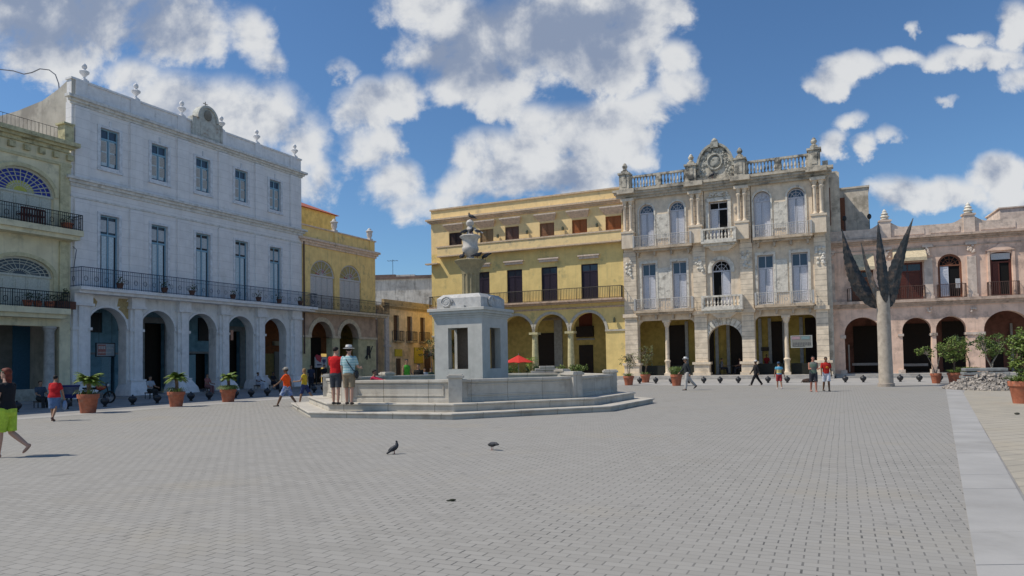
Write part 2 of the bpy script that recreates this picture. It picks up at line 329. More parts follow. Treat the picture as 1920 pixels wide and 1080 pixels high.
def window(name,parent,w,h,rise,fm,pm,sm,trans=None,louv=True,fan=False,dep=.16,mull=True,open_=0,t=.07,panelm=None,cols=2,grid=0,gap=0):
    """window or french door standing at the local origin (bottom centre): frame > pane, shutter"""
    f=MB(); zt=h; pts=[(-w/2,0)]+arch_pts(0,w,zt,rise)+[(w/2,0)]
    ip=[(-w/2+t,t*.6)]+arch_pts(0,w-2*t,zt-t,max(0,rise-t) if rise>0 else 0)+[(w/2-t,t*.6)]
    y0,y1=0,.09
    A=[(x,y0,z) for x,z in pts+[pts[0]]];B=[(x,y0,z) for x,z in ip+[ip[0]]];f.strip(A,B)
    f.strip(B,[(x,y1,z) for x,_,z in B]); f.strip(A,[(x,y1,z) for x,_,z in A])
    tr=trans if trans else None
    if tr: f.box(-w/2+t,w/2-t,y0-.012,y1,tr-.05,tr+.05)
    if mull: f.box(-.03,.03,y0+.003,y1,.03,(tr-.05) if tr else h-t-(0 if rise<=0 else 0))
    if tr and not fan and rise<=0:
        f.box(-.028,.028,y0+.002,y1,tr+.05,h-t)
        if grid: f.box(-w/2+t,w/2-t,y0+.004,y1,tr+(h-tr)*.5-.02,tr+(h-tr)*.5+.02)
    if fan:
        zc=tr if tr else h-rise
        hx,hz=w/2-t,h-t-zc
        for k in range(1,fan):
            a=PI*k/fan; f.tube([(0,y0+.03,zc),(hx*math.cos(a),y0+.03,zc+hz*math.sin(a))],.02,4)
        for q in (.35,.7): f.tube([(hx*q*math.cos(PI*k/12),y0+.03,zc+hz*q*math.sin(PI*k/12)) for k in range(13)],.018,4)
    o=f.build(name,fm,parent)
    p=MB(); p.prism(pts if rise<=0 else [(-w/2,0)]+arch_pts(0,w,zt,rise)+[(w/2,0)],.06,.085); pn=p.build('pane',pm,o)
    ch=[pn]
    if sm:
        top=(tr-.06) if tr else (h-rise-.02 if rise>0 else h-t)
        lw=(w/2-t-.05-gap)
        for sgn in (-1,1):
            if open_ and sgn==open_: continue
            s=MB(); cx=sgn*(.045+lw/2); s.box(cx-lw/2+.02,cx+lw/2-.02,.025,.055,.1,top)
            for a,b in ((.12,top*.32),(top*.36,top-.06)):
                s.box(cx-lw/2+.03,cx-lw/2+.09,.008,.03,a,b); s.box(cx+lw/2-.09,cx+lw/2-.03,.008,.03,a,b)
                s.box(cx-lw/2+.09,cx+lw/2-.09,.009,.03,a,a+.06); s.box(cx-lw/2+.09,cx+lw/2-.09,.009,.03,b-.06,b)
                if louv:
                    k=int((b-a-.12)/.12)
                    for i in range(k): s.box(cx-lw/2+.09,cx+lw/2-.09,.014,.03,a+.08+i*.12,a+.14+i*.12)
            ch.append(s.build('shutter',sm,o))
    KIDS[o.name]=ch
    return o
def wcopy(proto,parent,loc):
    c=proto.copy(); C.objects.link(c); c.parent=parent; c.location=loc
    for ch in KIDS[proto.name]:
        d=ch.copy(); C.objects.link(d); d.parent=c
    return c
FLO=(-23.019,40.82); FLR=R(64.873); FRO=(18.848,56.943); FRR=R(-24.9); FPO=(28.342,54.357); FPR=R(-21)
def W2(o,r,u,y): return (o[0]+u*math.cos(r)-y*math.sin(r),o[1]+u*math.sin(r)+y*math.cos(r))
# ================================================================ GROUND
def struct(name,mb,m,**k):
    o=mb.build(name,m,**k); o['kind']='structure'; return o
pav=pavers()
g=MB(); g.add([(-1500,-1500,0),(1500,-1500,0),(1500,1500,0),(-1500,1500,0)],[(0,1,2,3)])
struct('ground',g,mat('street_ground',(.27,.265,.26),.9,(.17,.165,.16),.25,ns=.3,mottle=.1))
m_strip=mat('pale_strip_stone',(.36,.35,.335),.8,(.28,.27,.25),.3,ns=.35,mottle=.07,bump=.1)
m_beige=pavers('beige_pavers',-20,.4,.4,(.34,.31,.255,1),(.40,.36,.29,1),(.38,.345,.29,1),.35,.5,(.28,.26,.22,1))
def W3(F,u,y): return W2(F[0],F[1],u,y)
FL=(FLO,FLR);FR=(FRO,FRR);FP=(FPO,FPR)
g=MB(); bpts=[W3(FL,-45,-12.35),W3(FL,18.2,-12.35),W3(FR,11.35,-13.9),(18.75,30.0),(7.0,10.5),(3.9,5.3),(-1.9,-8),(-40,-12)]
g.slab(bpts,-.05,.006); struct('plaza_paving',g,pav)
g=MB(); a0=W3(FL,-45,-12.33);a1=W3(FL,19.2,-12.33);a2=W3(FL,20,-11.2);a3=W3(FL,-45,-11.2)
g.slab([a0,a1,a2,a3],-.04,.010); struct('pale_border_strip',g,m_strip)
g=MB(); g.slab([W3(FR,-17,-13.88),W3(FR,11.6,-13.88),W3(FR,13,0),W3(FR,-12,0)],-.04,.0095)
struct('front_pavement',g,mat('front_pavement',(.36,.35,.335),.85,(.27,.26,.245),.3,ns=.3,mottle=.08))
g=MB(); d=Vector((14.75,24.47)).normalized(); nrm=Vector((d.y,-d.x))
def band(p0,w0,w1,l0,l1):
    p0=Vector(p0); P=[]
    for l,w in ((l0,w0),(l0,w1),(l1,w1),(l1,w0)): q=p0+d*l+nrm*w; P.append((q.x,q.y))
    return P
g=MB(); SP0=Vector((3.35,5.2)); SD0=Vector((18.3,30.05))-SP0; SL=SD0.length; SD0.normalize(); SQ0=Vector((4.05,5.2)); 
def LRp(t): 
    l=SP0+SD0*t; r=Vector((4.02,5.2))+(Vector((18.93,29.88))-Vector((4.02,5.2)))*(t/SL); return l,r
t_=-8.0; rs_=random.Random(4)
while t_<SL+10:
    st_=1.25+rs_.uniform(-.05,.05); l0,r0=LRp(t_); l1,r1=LRp(t_+st_-.006)
    if t_>SL: l0=l0; 
    g.slab([tuple(l0),tuple(r0),tuple(r1),tuple(l1)],-.04,.012+rs_.uniform(-.0015,.0015)); t_+=st_
struct('pale_strip',g,m_strip)
g=MB(); g.slab([(3.6,4.4),(60,0),(90,30),(60,48),(27,42),(19.2,30.4)],-.05,.0085); struct('beige_side_paving',g,m_beige)
# arcade platforms
g=MB(); g.box(-60,26,-1.15,30,-.3,.11); o=struct('left_arcade_pavement',g,mat('arcade_floor',(.30,.29,.28),.85,(.2,.19,.18),.3,ns=.7)); o.location=(*FLO,0); o.rotation_euler=(0,0,FLR)
g=MB(); g.box(-29.6,6.3,-1.0,30,-.3,.16); g.box(-29.6,6.3,-.65,30,.16,.31); o=struct('right_arcade_steps',g,mat('arcade_step',(.42,.40,.37),.85,(.3,.28,.26),.3,ns=.7),bevel=.015); o.location=(*FRO,0); o.rotation_euler=(0,0,FRR)
g=MB(); g.box(-3.4,16,-1.0,30,-.3,.162); g.box(-3.4,16,-.65,30,.162,.312); o=struct('pink_arcade_steps',g,MATS['arcade_step'],bevel=.015); o.location=(*FPO,0); o.rotation_euler=(0,0,FPR)
# ================================================================ shared building materials
iron=simple('black_iron',(.025,.027,.03),.55)
dark=simple('dark_interior',(.035,.026,.02),.9)  # near-black brown puts the shade of unlit interiors into the colour
gl=glass('window_glass'); glb=glass('blue_window_glass',(.05,.075,.11))
def building(name,label,F,cat='building'): return thing(name,label,cat,(*F[0],0),F[1])
NOSPLIT={'crest_carving','cornice','arch_moulding','ceiling','roof','balcony_railing','roof_railing','parapet','wall','roof_room','rear_block','rooftop_room','antenna','lettering','tower',}
def part(name,mb,m,par,**k):
    """one object per separate piece: faces are clustered by touching bounding boxes"""
    if name in NOSPLIT: return mb.build(name,m,par,**k)
    n=len(mb.v); pr=list(range(n))
    def fd(a):
        while pr[a]!=a: pr[a]=pr[pr[a]]; a=pr[a]
        return a
    for f in mb.f:
        for i in f[1:]: pr[fd(i)]=fd(f[0])
    cl={}
    for i in range(n): cl.setdefault(fd(i),[]).append(i)
    bx=[[set(v),[min(mb.v[i][j] for i in v) for j in range(3)],[max(mb.v[i][j] for i in v) for j in range(3)]] for v in cl.values()]
    mg=.3 if name.startswith('carved_o') or name.startswith('carved_c') else .03; ch=len(bx)<400
    while ch:
        ch=False; out=[]
        for b in bx:
            for o in out:
                if all(b[1][j]-mg<=o[2][j] and o[1][j]-mg<=b[2][j] for j in range(3)):
                    o[0]|=b[0]; o[1]=[min(o[1][j],b[1][j]) for j in range(3)]; o[2]=[max(o[2][j],b[2][j]) for j in range(3)]; ch=True; break
            else: out.append(b)
        bx=out
    if len(bx)==1 or len(bx)>60: return mb.build(name,m,par,**k)
    own={}
    for q,b in enumerate(bx):
        for i in b[0]: own[i]=q
    r=None
    for q,b in enumerate(bx):
        s=MB(); idx={}
        for f in mb.f:
            if own[f[0]]==q:
                for i in f:
                    if i not in idx: idx[i]=len(s.v); s.v.append(mb.v[i])
                s.f.append(tuple(idx[i] for i in f))
        o=s.build(name,m,par,**k); r=r or o
    return r
# ================================================================ WHITE PALACE (left)
wh=mat('white_plaster',(.78,.765,.76),.85,(.6,.59,.56),.12,ns=.7,joint=.52,jcol=.86,streak=.3,mottle=.05,bump=.15)
whp=mat('white_trim',(.78,.765,.76),.8,(.42,.41,.38),.10,ns=1.3,mottle=.06,streak=.3)
sidem=mat('bare_side_render',(.50,.46,.39),.9,(.30,.27,.23),.4,ns=.5,streak=.5,mottle=.1,bump=.2)
teal=mat('teal_wall',(.22,.40,.50),.85,(.11,.24,.30),.3,ns=1.0); ltblue=simple('light_blue_paint',(.28,.47,.56),.5)
WB=building('white_palace','long three storey whitewashed palace with five arches, blue shutters and urns on its parapet',FL)
cs=[-.19+3.29*i for i in range(5)]; seams=[-1.9,1.45,4.745,8.035,11.325,14.9]
m=MB(); wall(m,-2.45,15.8,.11,6.0,0,.7,[(c-.12,2.42,.11,5.2,1.21) for c in cs]); part('arcade_wall',m,mat('arcade_plaster',(.76,.74,.715),.85,(.40,.40,.39),.25,ns=.9,streak=.35,mottle=.06),WB)
m=MB(); wall(m,-2.45,15.8,6.0,12.1,0,.5,[(c,1.16,6.25,10.5,0) for c in cs]); wall(m,-2.45,15.8,12.1,16.5,0,.5,[(c,1.18,13.3,15.52,0) for c in cs]); part('wall',m,wh,WB)
m=MB(); m.box(-2.45,15.8,.02,.42,16.5,17.75); m.box(-2.5,15.85,-.06,.5,17.75,17.86)
for s in seams: m.box(s-.34,s+.34,-.05,.02,16.86,17.748)
part('parapet',m,whp,WB)
m=MB(); cornice(m,-2.45,15.8,0,16.36,[(.14,.08),(.14,.2),(.16,.36)]); cornice(m,-2.45,15.8,0,11.78,[(.2,.08),(.16,.2),(.14,.34)]); cornice(m,-2.45,15.8,0,11.18,[(.1,.06)])
part('cornice',m,mat('weathered_cornice',(.68,.67,.64),.85,(.2,.19,.17),.10,ns=1.6,streak=.2),WB)
for s in seams:
    m=MB(); w=.42
    for z0,z1,p in ((6.25,11.1,.15),(12.32,16.3,.15)): m.box(s-w,s+w,-p,.02,z0,z1)
    part('pilaster',m,wh,WB)
    m=MB(); a=.36 if s not in(seams[0],seams[-1]) else .45
    m.box(s-a-.05,s+a+.05,-.16,.02,.9,5.2); m.box(s-.24,s+.24,-.3,-.16,.9,5.2)
    m.box(s-a-.14,s+a+.14,-.42,.1,5.2,5.34); m.box(s-a-.08,s+a+.08,-.34,.1,5.34,5.9)
    m.box(s-a-.12,s+a+.12,-.24,.3,3.86,4.02)
    m.add([(s-.78,-.72,.11),(s+.78,-.72,.11),(s+.78,.72,.11),(s-.78,.72,.11),(s-.72,-.62,.45),(s+.72,-.62,.45),(s+.72,.70,.45),(s-.72,.70,.45),(s-.46,-.32,.93),(s+.46,-.32,.93),(s+.46,.69,.93),(s-.46,.69,.93)],
      [(0,1,5,4),(1,2,6,5),(2,3,7,6),(3,0,4,7),(4,5,9,8),(5,6,10,9),(6,7,11,10),(7,4,8,11),(8,9,10,11)])
    m.box(s-.5,s+.5,-.36,.2,.93,1.03)
    part('pier',m,whp,WB)
m=MB()
for c in cs: ring(m,c-.12,2.42,5.2,1.21,.12,-.05,.02)
part('arch_moulding',m,whp,WB)
m=MB(); m.box(-2.5,16.5,-1.0,.02,6.02,6.2); m.box(-2.45,16.4,-.8,.02,5.86,6.02); part('balcony_slab',m,whp,WB)
m=MB(); railing(m,[(-2.45,.0),(-2.45,-.95),(16.45,-.95),(16.45,0)],6.2,1.05,.12,.012); m.tube([(-2.45,-.3,7.25),(-2.45,-.5,8.2),(-2.45,-.2,8.4)],.02,5); rl=part('balcony_railing',m,mat('blue_iron',(.05,.07,.11),.5,ns=6),WB)
m=MB()
for c in cs:
    m.box(c-.76,c-.58,-.05,.03,13.15,15.66); m.box(c+.58,c+.76,-.05,.03,13.15,15.66); m.box(c-.579,c+.579,-.05,.03,15.52,15.66); m.box(c-.78,c+.78,-.12,.03,13.03,13.15)
    m.box(c-.74,c-.58,-.05,.03,6.25,10.64); m.box(c+.58,c+.74,-.05,.03,6.25,10.64); m.box(c-.579,c+.579,-.05,.03,10.5,10.64)
    m.box(c-.05,c+.05,-.06,.03,15.66,16.0)
part('window_surround',m,mat('pale_blue_trim',(.68,.70,.73),.8,ns=2),WB)
cream=simple('cream_blind',(.45,.43,.40),.9); bshut=simple('blue_shutter',(.55,.65,.70),.55); bfr=simple('blue_frame',(.24,.42,.54),.5)
pw=window('window',WB,1.14,2.2,0,bfr,glb,bshut,trans=1.62,t=.06,gap=.07); pw.location=(cs[0],.14,13.3)
m=MB()
for s in(-1,1): m.box(s*.29-.17,s*.29+.17,.02,.03,.95,1.5); m.box(s*.29-.17,s*.29+.17,.02,.03,.3,.85)
b=m.build('blind',cream,pw); b.location.y=-.02; KIDS[pw.name].append(b)
for c in cs[1:]: wcopy(pw,WB,(c,.14,13.3))
pd=window('french_window',WB,1.12,4.22,0,bfr,gl,bshut,trans=3.12,t=.06,gap=.1); pd.location=(cs[0],.14,6.26)
m=MB()
for s in(-1,1): m.box(s*.27-.2,s*.27+.2,.03,.045,3.3,3.98)
b=m.build('blind',simple('pale_glass_blind',(.5,.53,.55),.6),pd); KIDS[pd.name].append(b)
for c in cs[1:]: wcopy(pd,WB,(c,.14,6.26))
for x in (-1.6,1.62,4.9,8.12,11.35,15.3):
    m=MB(); m.box(x-.17,x+.17,.03,.37,17.86,17.98); urn(m,x,.2,17.98,.98); part('urn',m,whp,WB,smooth=True)
m=MB(); pts=[(5.55,16.86),(7.8,16.86),(7.8,18.1),(7.72,18.15)]+[(6.68+.86*math.cos(a),18.15+.98*math.sin(a)) for a in [PI*k/16 for k in range(0,17)]]+[(5.63,18.15),(5.55,18.1)]
m.prism(pts,-.12,.36); m.box(5.45,5.62,-.16,.3,16.86,18.12); m.box(7.73,7.9,-.16,.3,16.86,18.12); ring(m,6.68,1.4,18.95,.8,.16,-.22,-.12,leg=.05); m.box(6.1,7.25,-.15,-.12,17.0,17.9)
cr=part('crest',m,mat('crest_plaster',(.52,.52,.47),.85,(.32,.24,.18),.3,ns=2),WB)
m=MB(); m.ell((6.68,-.17,18.45),(.3,.07,.36)); m.tube([(6.68,.1,19.1),(6.68,.1,19.45)],.03,5); m.tube([(6.5,.1,19.3),(6.86,.1,19.3)],.03,5); part('coat_of_arms',m,mat('carved_arms',(.40,.41,.35),.9,ns=6),WB,smooth=True)
sp_=[(0.0,17.86),(1.2,17.35),(2.6,16.95),(5.0,16.75),(14,16.7),(14,0),(0.02,0)]
m.add([(-2.449,y,z) for y,z in sp_]+[(-2.1,y,z) for y,z in sp_],[tuple(range(7)),tuple(range(13,6,-1))]+[(i,(i+1)%7,(i+1)%7+7,i+7) for i in range(7)]); part('side_wall',m,sidem,WB)
m=MB(); m.box(-2.44,15.79,.42,14,16.3,16.45); m.box(15.4,15.8,.5,14,6,17.7); m.box(-2.45,15.8,13.6,14,5,16.5); part('roof',m,sidem,WB)
# arcade inside
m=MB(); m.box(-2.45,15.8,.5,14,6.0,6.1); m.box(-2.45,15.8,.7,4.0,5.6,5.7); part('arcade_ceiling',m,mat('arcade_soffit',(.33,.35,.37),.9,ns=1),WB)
m=MB(); wall(m,-2.45,15.8,.11,5.6,4,.3,[(-1.75,.55,.11,4.2,0),(2.55,.95,.11,2.5,0),(5.87,1.55,.11,4.72,0),(9.45,1.75,.11,2.67,0),(12.75,1.15,.11,4.38,0)]); wall(m,1.2,3.75,3.9,5.3,3.9,.05,[(1.7,.85,3.95,5.25,0),(3.42,.5,4.1,5.25,0)])
part('arcade_back_wall',m,teal,WB)
m=MB(); m.box(.9,4.0,3.92,4.0,2.6,2.72); m.box(4.9,5.1,3.9,4.01,.11,4.72); m.box(6.65,7.65,3.9,4.01,.11,4.72); m.box(4.9,7.65,3.9,4.01,4.72,5.1); m.box(13.33,13.85,3.9,4.01,.11,4.38); m.box(12.0,13.85,3.9,4.01,4.38,4.75); m.box(8.4,8.57,3.9,4.01,.11,2.8); m.box(10.33,10.5,3.9,4.01,.11,2.8); m.box(8.4,10.5,3.88,4.01,2.67,2.82); m.box(-2.25,-2.03,3.8,4.01,.11,4.3); part('door_surround',m,mat('grey_surround',(.32,.33,.33),.85,ns=2),WB)
m=MB(); m.box(-2.4,15.7,4.6,4.7,.1,5.6); part('dark_room_sheet',m,dark,WB)  # dark sheet standing in for the unlit rooms behind the openings
m=MB(); m.box(1.3,2.1,3.94,3.99,3.97,5.2); m.box(3.2,3.65,3.94,3.99,4.12,5.2); m.box(9.45,10.4,3.9,3.99,3.6,5.25); part('dark_window',m,simple('dim_window',(.02,.03,.04),.4),WB)
for (a,b,z) in ((2.1,2.85,2.45),(8.6,9.35,2.6)):
    m=MB(); m.box(a,b,4.1,4.15,.12,z); m.box(a+.08,b-.08,4.07,4.1,.3,z-.15); part('door',m,ltblue,WB)
m=MB(); m.prism([(-1.35,5.3),(-1.0,5.2),(-.9,5.5),(-1.1,5.72),(-1.4,5.66)],-.006,.0); m.prism([(.35,5.15),(.85,5.6),(1.02,5.62),(1.02,4.6),(.93,4.6)],-.006,0); m.prism([(.3,5.3),(.7,5.3),(1.0,5.78),(.4,5.78)],-.009,0)
part('exposed_brick_patch',m,mat('old_render_patch',(.44,.33,.16),.9,(.3,.2,.1),.3,ns=5),WB)
m=MB(); m.box(8.42,8.62,-.34,-.3,3.5,4.2); part('wall_plaque',m,simple('copper_plaque',(.42,.22,.15),.6),WB)
m=MB(); m.tube([(15.95,-.1,6.0),(15.95,-.1,2.6)],.06,6); m.tube([(15.95,-.1,11.4),(15.95,-.1,6.2)],.06,6); part('drain_pipe',m,simple('rusty_pipe',(.10,.06,.05),.7),WB)
# ================================================================ YELLOW CORNER HOUSE (left, beyond the white palace)
ye=mat('ochre_plaster',(.95,.67,.27),.85,(.42,.33,.18),.2,ns=.7,streak=.3,mottle=.08,bump=.15)
YB=building('ochre_corner_house','two storey ochre corner house with two stained fanlight windows over a pair of brown arches',FL)
br_=mat('brown_stucco',(.50,.35,.25),.88,(.30,.21,.16),.3,ns=.8,streak=.3,bump=.3); tan=mat('tan_trim',(.62,.51,.37),.85,(.35,.29,.22),.25,ns=2)
AO=[(18.09,2.6,.11,5.2,1.3),(21.6,2.5,.11,5.2,1.25)]
m=MB(); wall(m,15.82,25.4,3.95,5.8,0.02,.6,[(c,w,3.95,zt,r) for c,w,_,zt,r in AO]); part('brown_wall',m,br_,YB)
m=MB(); wall(m,15.82,25.4,.11,3.95,0.02,.6,[(c,w,.11,3.95,0) for c,w,_,zt,r in AO]); part('lower_wall',m,mat('olive_base_wall',(.56,.50,.30),.88,(.33,.29,.2),.3,ns=.8),YB)
m=MB()
for c,w,_,zt,r in AO: ring(m,c,w,zt,r,.36,-.06,.03)
for a,b in ((15.84,16.8),(19.38,20.36),(22.84,25.45)): m.box(a,b,-.1,.3,3.88,4.06)
part('arch_moulding',m,tan,YB)
m=MB(); wall(m,15.82,25.4,5.8,11.3,0.02,.5,[(18.28,2.96,6.1,10.2,1.28),(21.87,2.94,6.1,10.2,1.28)]); m.box(15.82,25.4,.05,.4,11.7,12.7); part('wall',m,ye,YB)
m=MB(); cornice(m,15.82,25.4,.02,11.2,[(.2,.1),(.18,.22),(.18,.36)]); m.box(15.8,25.5,-.06,.48,12.7,12.8); part('cornice',m,mat('pink_grey_cornice',(.78,.60,.46),.85,(.3,.25,.19),.2,ns=2),YB)
m=MB()
for x in(19.97,24.83): m.box(x-.25,x+.25,-.05,.42,11.76,12.69)
part('parapet_pier',m,ye,YB)
for x in (19.97,24.83):
    m=MB(); m.box(x-.22,x+.22,.0,.4,12.8,12.95); m.lathe(x,.2,[(.14,0),(.16,.1),(.24,.25),(.25,.55),(.32,.62),(.32,.68),(.18,.76),(.16,.86),(.05,.95)],14,12.95); part('urn',m,simple('white_urn',(.62,.6,.58),.8),YB,smooth=True)
m=MB(); m.box(15.82,26.3,-.9,.02,5.98,6.14); m.box(15.82,26.2,-.7,.02,5.82,5.98); part('balcony_slab',m,tan,YB)
m=MB(); railing(m,[(15.85,-.85),(26.25,-.85),(26.25,0)],6.14,1.05,.12,.014); part('balcony_railing',m,simple('brown_iron',(.06,.05,.04),.6),YB)
wsh=simple('white_louvre',(.58,.56,.55),.6)
amber=simple('amber_fan_glass',(.42,.34,.16),.3); redg=simple('red_fan_glass',(.35,.05,.05),.3)
for c in (18.28,21.87):
    f=MB(); A=arch_pts(0,2.94,4.09,1.28); ring(f,0,2.7,3.98,1.18,.12,0,.09); f.box(-1.47,1.47,-.03,.1,2.72,2.86)
    for k in range(1,8): f.tube([(0,.03,2.85),(1.33*math.cos(PI*k/8),.03,2.85+1.12*math.sin(PI*k/8))],.028,4)
    f.tube([(.55*math.cos(PI*k/10),.03,2.85+.48*math.sin(PI*k/10)) for k in range(11)],.03,4)
    fr=f.build('arched_window',wsh,YB); fr.location=(c,.12,6.11)
    p=MB(); p.prism([(-1.4,2.8)]+arch_pts(0,2.8,4.0,1.2)+[(1.4,2.8)],.05,.08); p.build('fanlight_glass',amber,fr)
    p=MB(); p.prism([(0,2.86),(.05,3.4),(.42,3.3)],.03,.06); p.prism([(0,2.86),(-.6,3.1),(-.72,2.9)],.03,.06); p.build('red_glass',redg,fr)
    for k in range(4):
        s=MB(); x=-1.05+k*.7; s.box(x-.33,x+.33,.03,.08,.0,2.7)
        for j in range(20): s.box(x-.25,x+.25,.012,.03,.15+j*.12,.2+j*.12)
        s.box(x-.33,x-.26,.005,.03,.0,2.7); s.box(x+.26,x+.33,.005,.03,0,2.7); s.build('shutter',wsh,fr)
m=MB(); wall(m,15.82,23.85,11.6,15.15,3.2,.3,[(17.6,1.0,12.6,14.2,0),(21.5,.85,12.4,13.7,0)]); m.box(23.56,23.85,3.5,9,11.6,15.15); m.box(15.82,23.85,8.7,9,11.6,15.15); m.box(15.82,25.4,.4,9,11.2,11.3); m.box(25.1,25.4,.6,12,.1,11.3)
part('rooftop_room',m,mat('bright_yellow_plaster',(.92,.66,.22),.85,(.6,.45,.2),.15,ns=1),YB)
m=MB(); m.box(17.1,18.1,3.3,3.36,12.6,14.2); m.box(21.08,21.92,3.3,3.36,12.4,13.7); part('rooftop_shutter',m,simple('pale_shutter',(.5,.52,.5),.6),YB)
m=MB(); m.add([(15.7,2.9,15.15),(24.1,2.9,15.15),(24.1,9.2,15.15),(15.7,9.2,15.15),(15.7,5.4,16.75),(21.6,6.0,16.5),(15.7,7,16.75)],[(0,1,5,4),(1,2,5),(2,3,6,5),(3,0,4,6),(4,5,6),(0,3,2,1)]); part('tiled_roof',m,mat('clay_tiles',(.45,.14,.09),.85,(.2,.08,.06),.3,ns=6),YB)
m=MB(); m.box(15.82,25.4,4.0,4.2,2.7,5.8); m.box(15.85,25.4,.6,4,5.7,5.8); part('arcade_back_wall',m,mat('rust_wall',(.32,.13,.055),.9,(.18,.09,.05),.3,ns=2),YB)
m=MB(); m.box(15.82,21.4,3.99,4.2,.11,2.7); part('yellow_dado',m,mat('yellow_dado',(.40,.34,.15),.85,ns=2),YB); m=MB(); m.box(16.95,17.75,3.9,3.98,.12,2.85); part('door',m,simple('grey_door',(.32,.32,.30),.6),YB); m=MB(); m.box(16.75,18.0,3.7,3.95,3.35,3.7); part('shop_sign',m,simple('cream_sign',(.5,.45,.33),.6),YB)
m=MB(); m.box(24.4,25.35,3.85,3.98,.11,5.7); m.box(25.1,25.38,.62,3.9,.11,5.7); part('olive_inner_wall',m,mat('olive_inner',(.42,.36,.14),.9,ns=2),YB)
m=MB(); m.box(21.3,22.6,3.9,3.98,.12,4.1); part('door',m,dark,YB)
m=MB(); m.box(23.2,23.9,3.85,3.95,.12,2.3); part('door',m,simple('ochre_door',(.35,.22,.07),.7),YB)
m=MB(); m.tube([(24.0,-.03,2.1),(24.1,-.03,3.1),(24.35,-.03,3.1),(24.45,-.03,2.2)],.07,6); m.box(24.05,24.4,-.08,-.02,2.5,3.3); m.tube([(24.4,-.04,2.6),(24.8,-.04,3.3)],.04,5); m.tube([(24.0,-.04,2.5),(23.7,-.04,2.2)],.04,5); part('wall_emblem',m,iron,YB)
# ================================================================ GREEN HOUSE (far left)
gr=mat('pale_green_plaster',(.72,.66,.46),.85,(.34,.34,.24),.25,ns=.7,streak=.3,mottle=.07,bump=.15); gr2=mat('cream_green_panel',(.55,.56,.45),.85,(.4,.4,.3),.2,ns=1)
GB=building('green_house','tall pale green house at far left with blue and yellow fanlights over iron balconies',FL)
gc=[-5.0,-9.3,-13.6]
m=MB()
wall(m,-18,-2.46,9.0,13.6,-.02,.5,[(c,3.3,9.3,12.2,1.3) for c in gc]); wall(m,-18,-2.46,4.95,9.0,-.02,.5,[(c,3.2,5.0,7.55,.95) for c in gc])
wall(m,-18,-2.46,4.0,4.95,-.02,.5,[]); m.box(-3.05,-2.46,-.05,.5,.11,4.0)
part('wall',m,gr,GB)
m=MB()
for c in gc: ring(m,c,3.3,12.2,1.3,.2,-.1,-.02); ring(m,c,3.2,7.55,.95,.2,-.1,-.02,leg=1.4)
for z0,z1 in((9.3,12.9),(5.0,8.6)):
    for s in (-2.85,-7.15,-11.45): m.box(s-.25,s+.25,-.12,-.02,z0,z1)
m.box(-18,-2.46,-.1,-.02,12.75,12.9)
part('arch_moulding',m,mat('olive_moulding',(.56,.52,.33),.85,(.3,.3,.2),.2,ns=2),GB)
m=MB(); cornice(m,-18,-2.75,-.02,13.5,[(.2,.12),(.14,.3),(.22,.5)])
for k in range(20): m.box(-2.75-k*.75,-2.45-k*.75,-.22,-.02,13.1,13.4)
m.box(-3.0,-2.5,-.3,.3,14.06,15.0); m.box(-3.1,-2.48,-.38,.38,15.0,15.1)
part('cornice',m,mat('olive_cornice',(.54,.50,.31),.85,(.2,.19,.12),.3,ns=2,streak=.3),GB)
m=MB(); m.box(-18,-2.3,-.9,-.02,8.9,9.2); m.box(-18,-2.4,-.75,-.02,8.68,8.9); m.box(-18,-2.95,-.85,-.02,4.62,4.92); m.box(-18,-2.95,-.65,-.02,4.4,4.62); part('balcony_slab',m,gr,GB)
m=MB(); railing(m,[(-18,-.85),(-2.35,-.85),(-2.35,-.02)],9.2,.85,.11,.014); railing(m,[(-18,-.8),(-3.0,-.8),(-3.0,-.02)],4.92,.85,.11,.014); part('balcony_railing',m,iron,GB)
blueg=simple('cobalt_fan_glass',(.02,.03,.28),.25); yelg=simple('lime_fan_glass',(.45,.45,.08),.3); greyg=simple('grey_fan_glass',(.06,.08,.10),.3); cw=simple('cream_louvre',(.50,.52,.46),.6)
for i,c in enumerate(gc[:2]):
  for lv,(z,w,zt,rise,h0,ga,gb) in enumerate(((9.3,3.3,2.9,1.3,1.62,blueg,yelg),(5.0,3.2,2.55,.95,1.62,greyg,greyg))):
    f=MB(); ring(f,0,w-.2,zt-.1,rise-.08,.1,0,.1); f.box(-w/2,w/2,-.03,.1,h0-.08,h0+.03)
    n=14 if lv==0 else 12; rx=w/2-.1; rz=zt-.1-h0
    for k in range(1,n): f.tube([(.35*math.cos(PI*k/n),.03,h0+.3*math.sin(PI*k/n)*rz/1.2),(rx*math.cos(PI*k/n),.03,h0+rz*math.sin(PI*k/n))],.028 if lv==0 else .018,4)
    for q in (.36,.7,.86): f.tube([(rx*q*math.cos(PI*k/16),.03,h0+rz*q*math.sin(PI*k/16)) for k in range(17)],.022,4)
    fr=f.build('arched_window',cw,GB); fr.location=(c,.12,z)
    p=MB(); p.prism([(rx*math.cos(PI*k/20),h0+rz*math.sin(PI*k/20)) for k in range(21)],.05,.08); p.build('fanlight_glass',ga,fr)
    if lv==0:
        p=MB(); p.prism([(rx*.45*math.cos(PI*k/20),h0+rz*.5*math.sin(PI*k/20)) for k in range(21)],.035,.055); p.build('fanlight_centre_glass',gb,fr)
    for k in range(5):
        s=MB(); sw=(w-.1)/5; x=-w/2+.05+sw*(k+.5); s.box(x-sw/2+.01,x+sw/2-.01,.03,.08,0,h0-.08); s.box(x-sw/2+.1,x+sw/2-.1,.0,.03,.2,h0-.25); s.build('shutter',cw,fr)
m=MB()
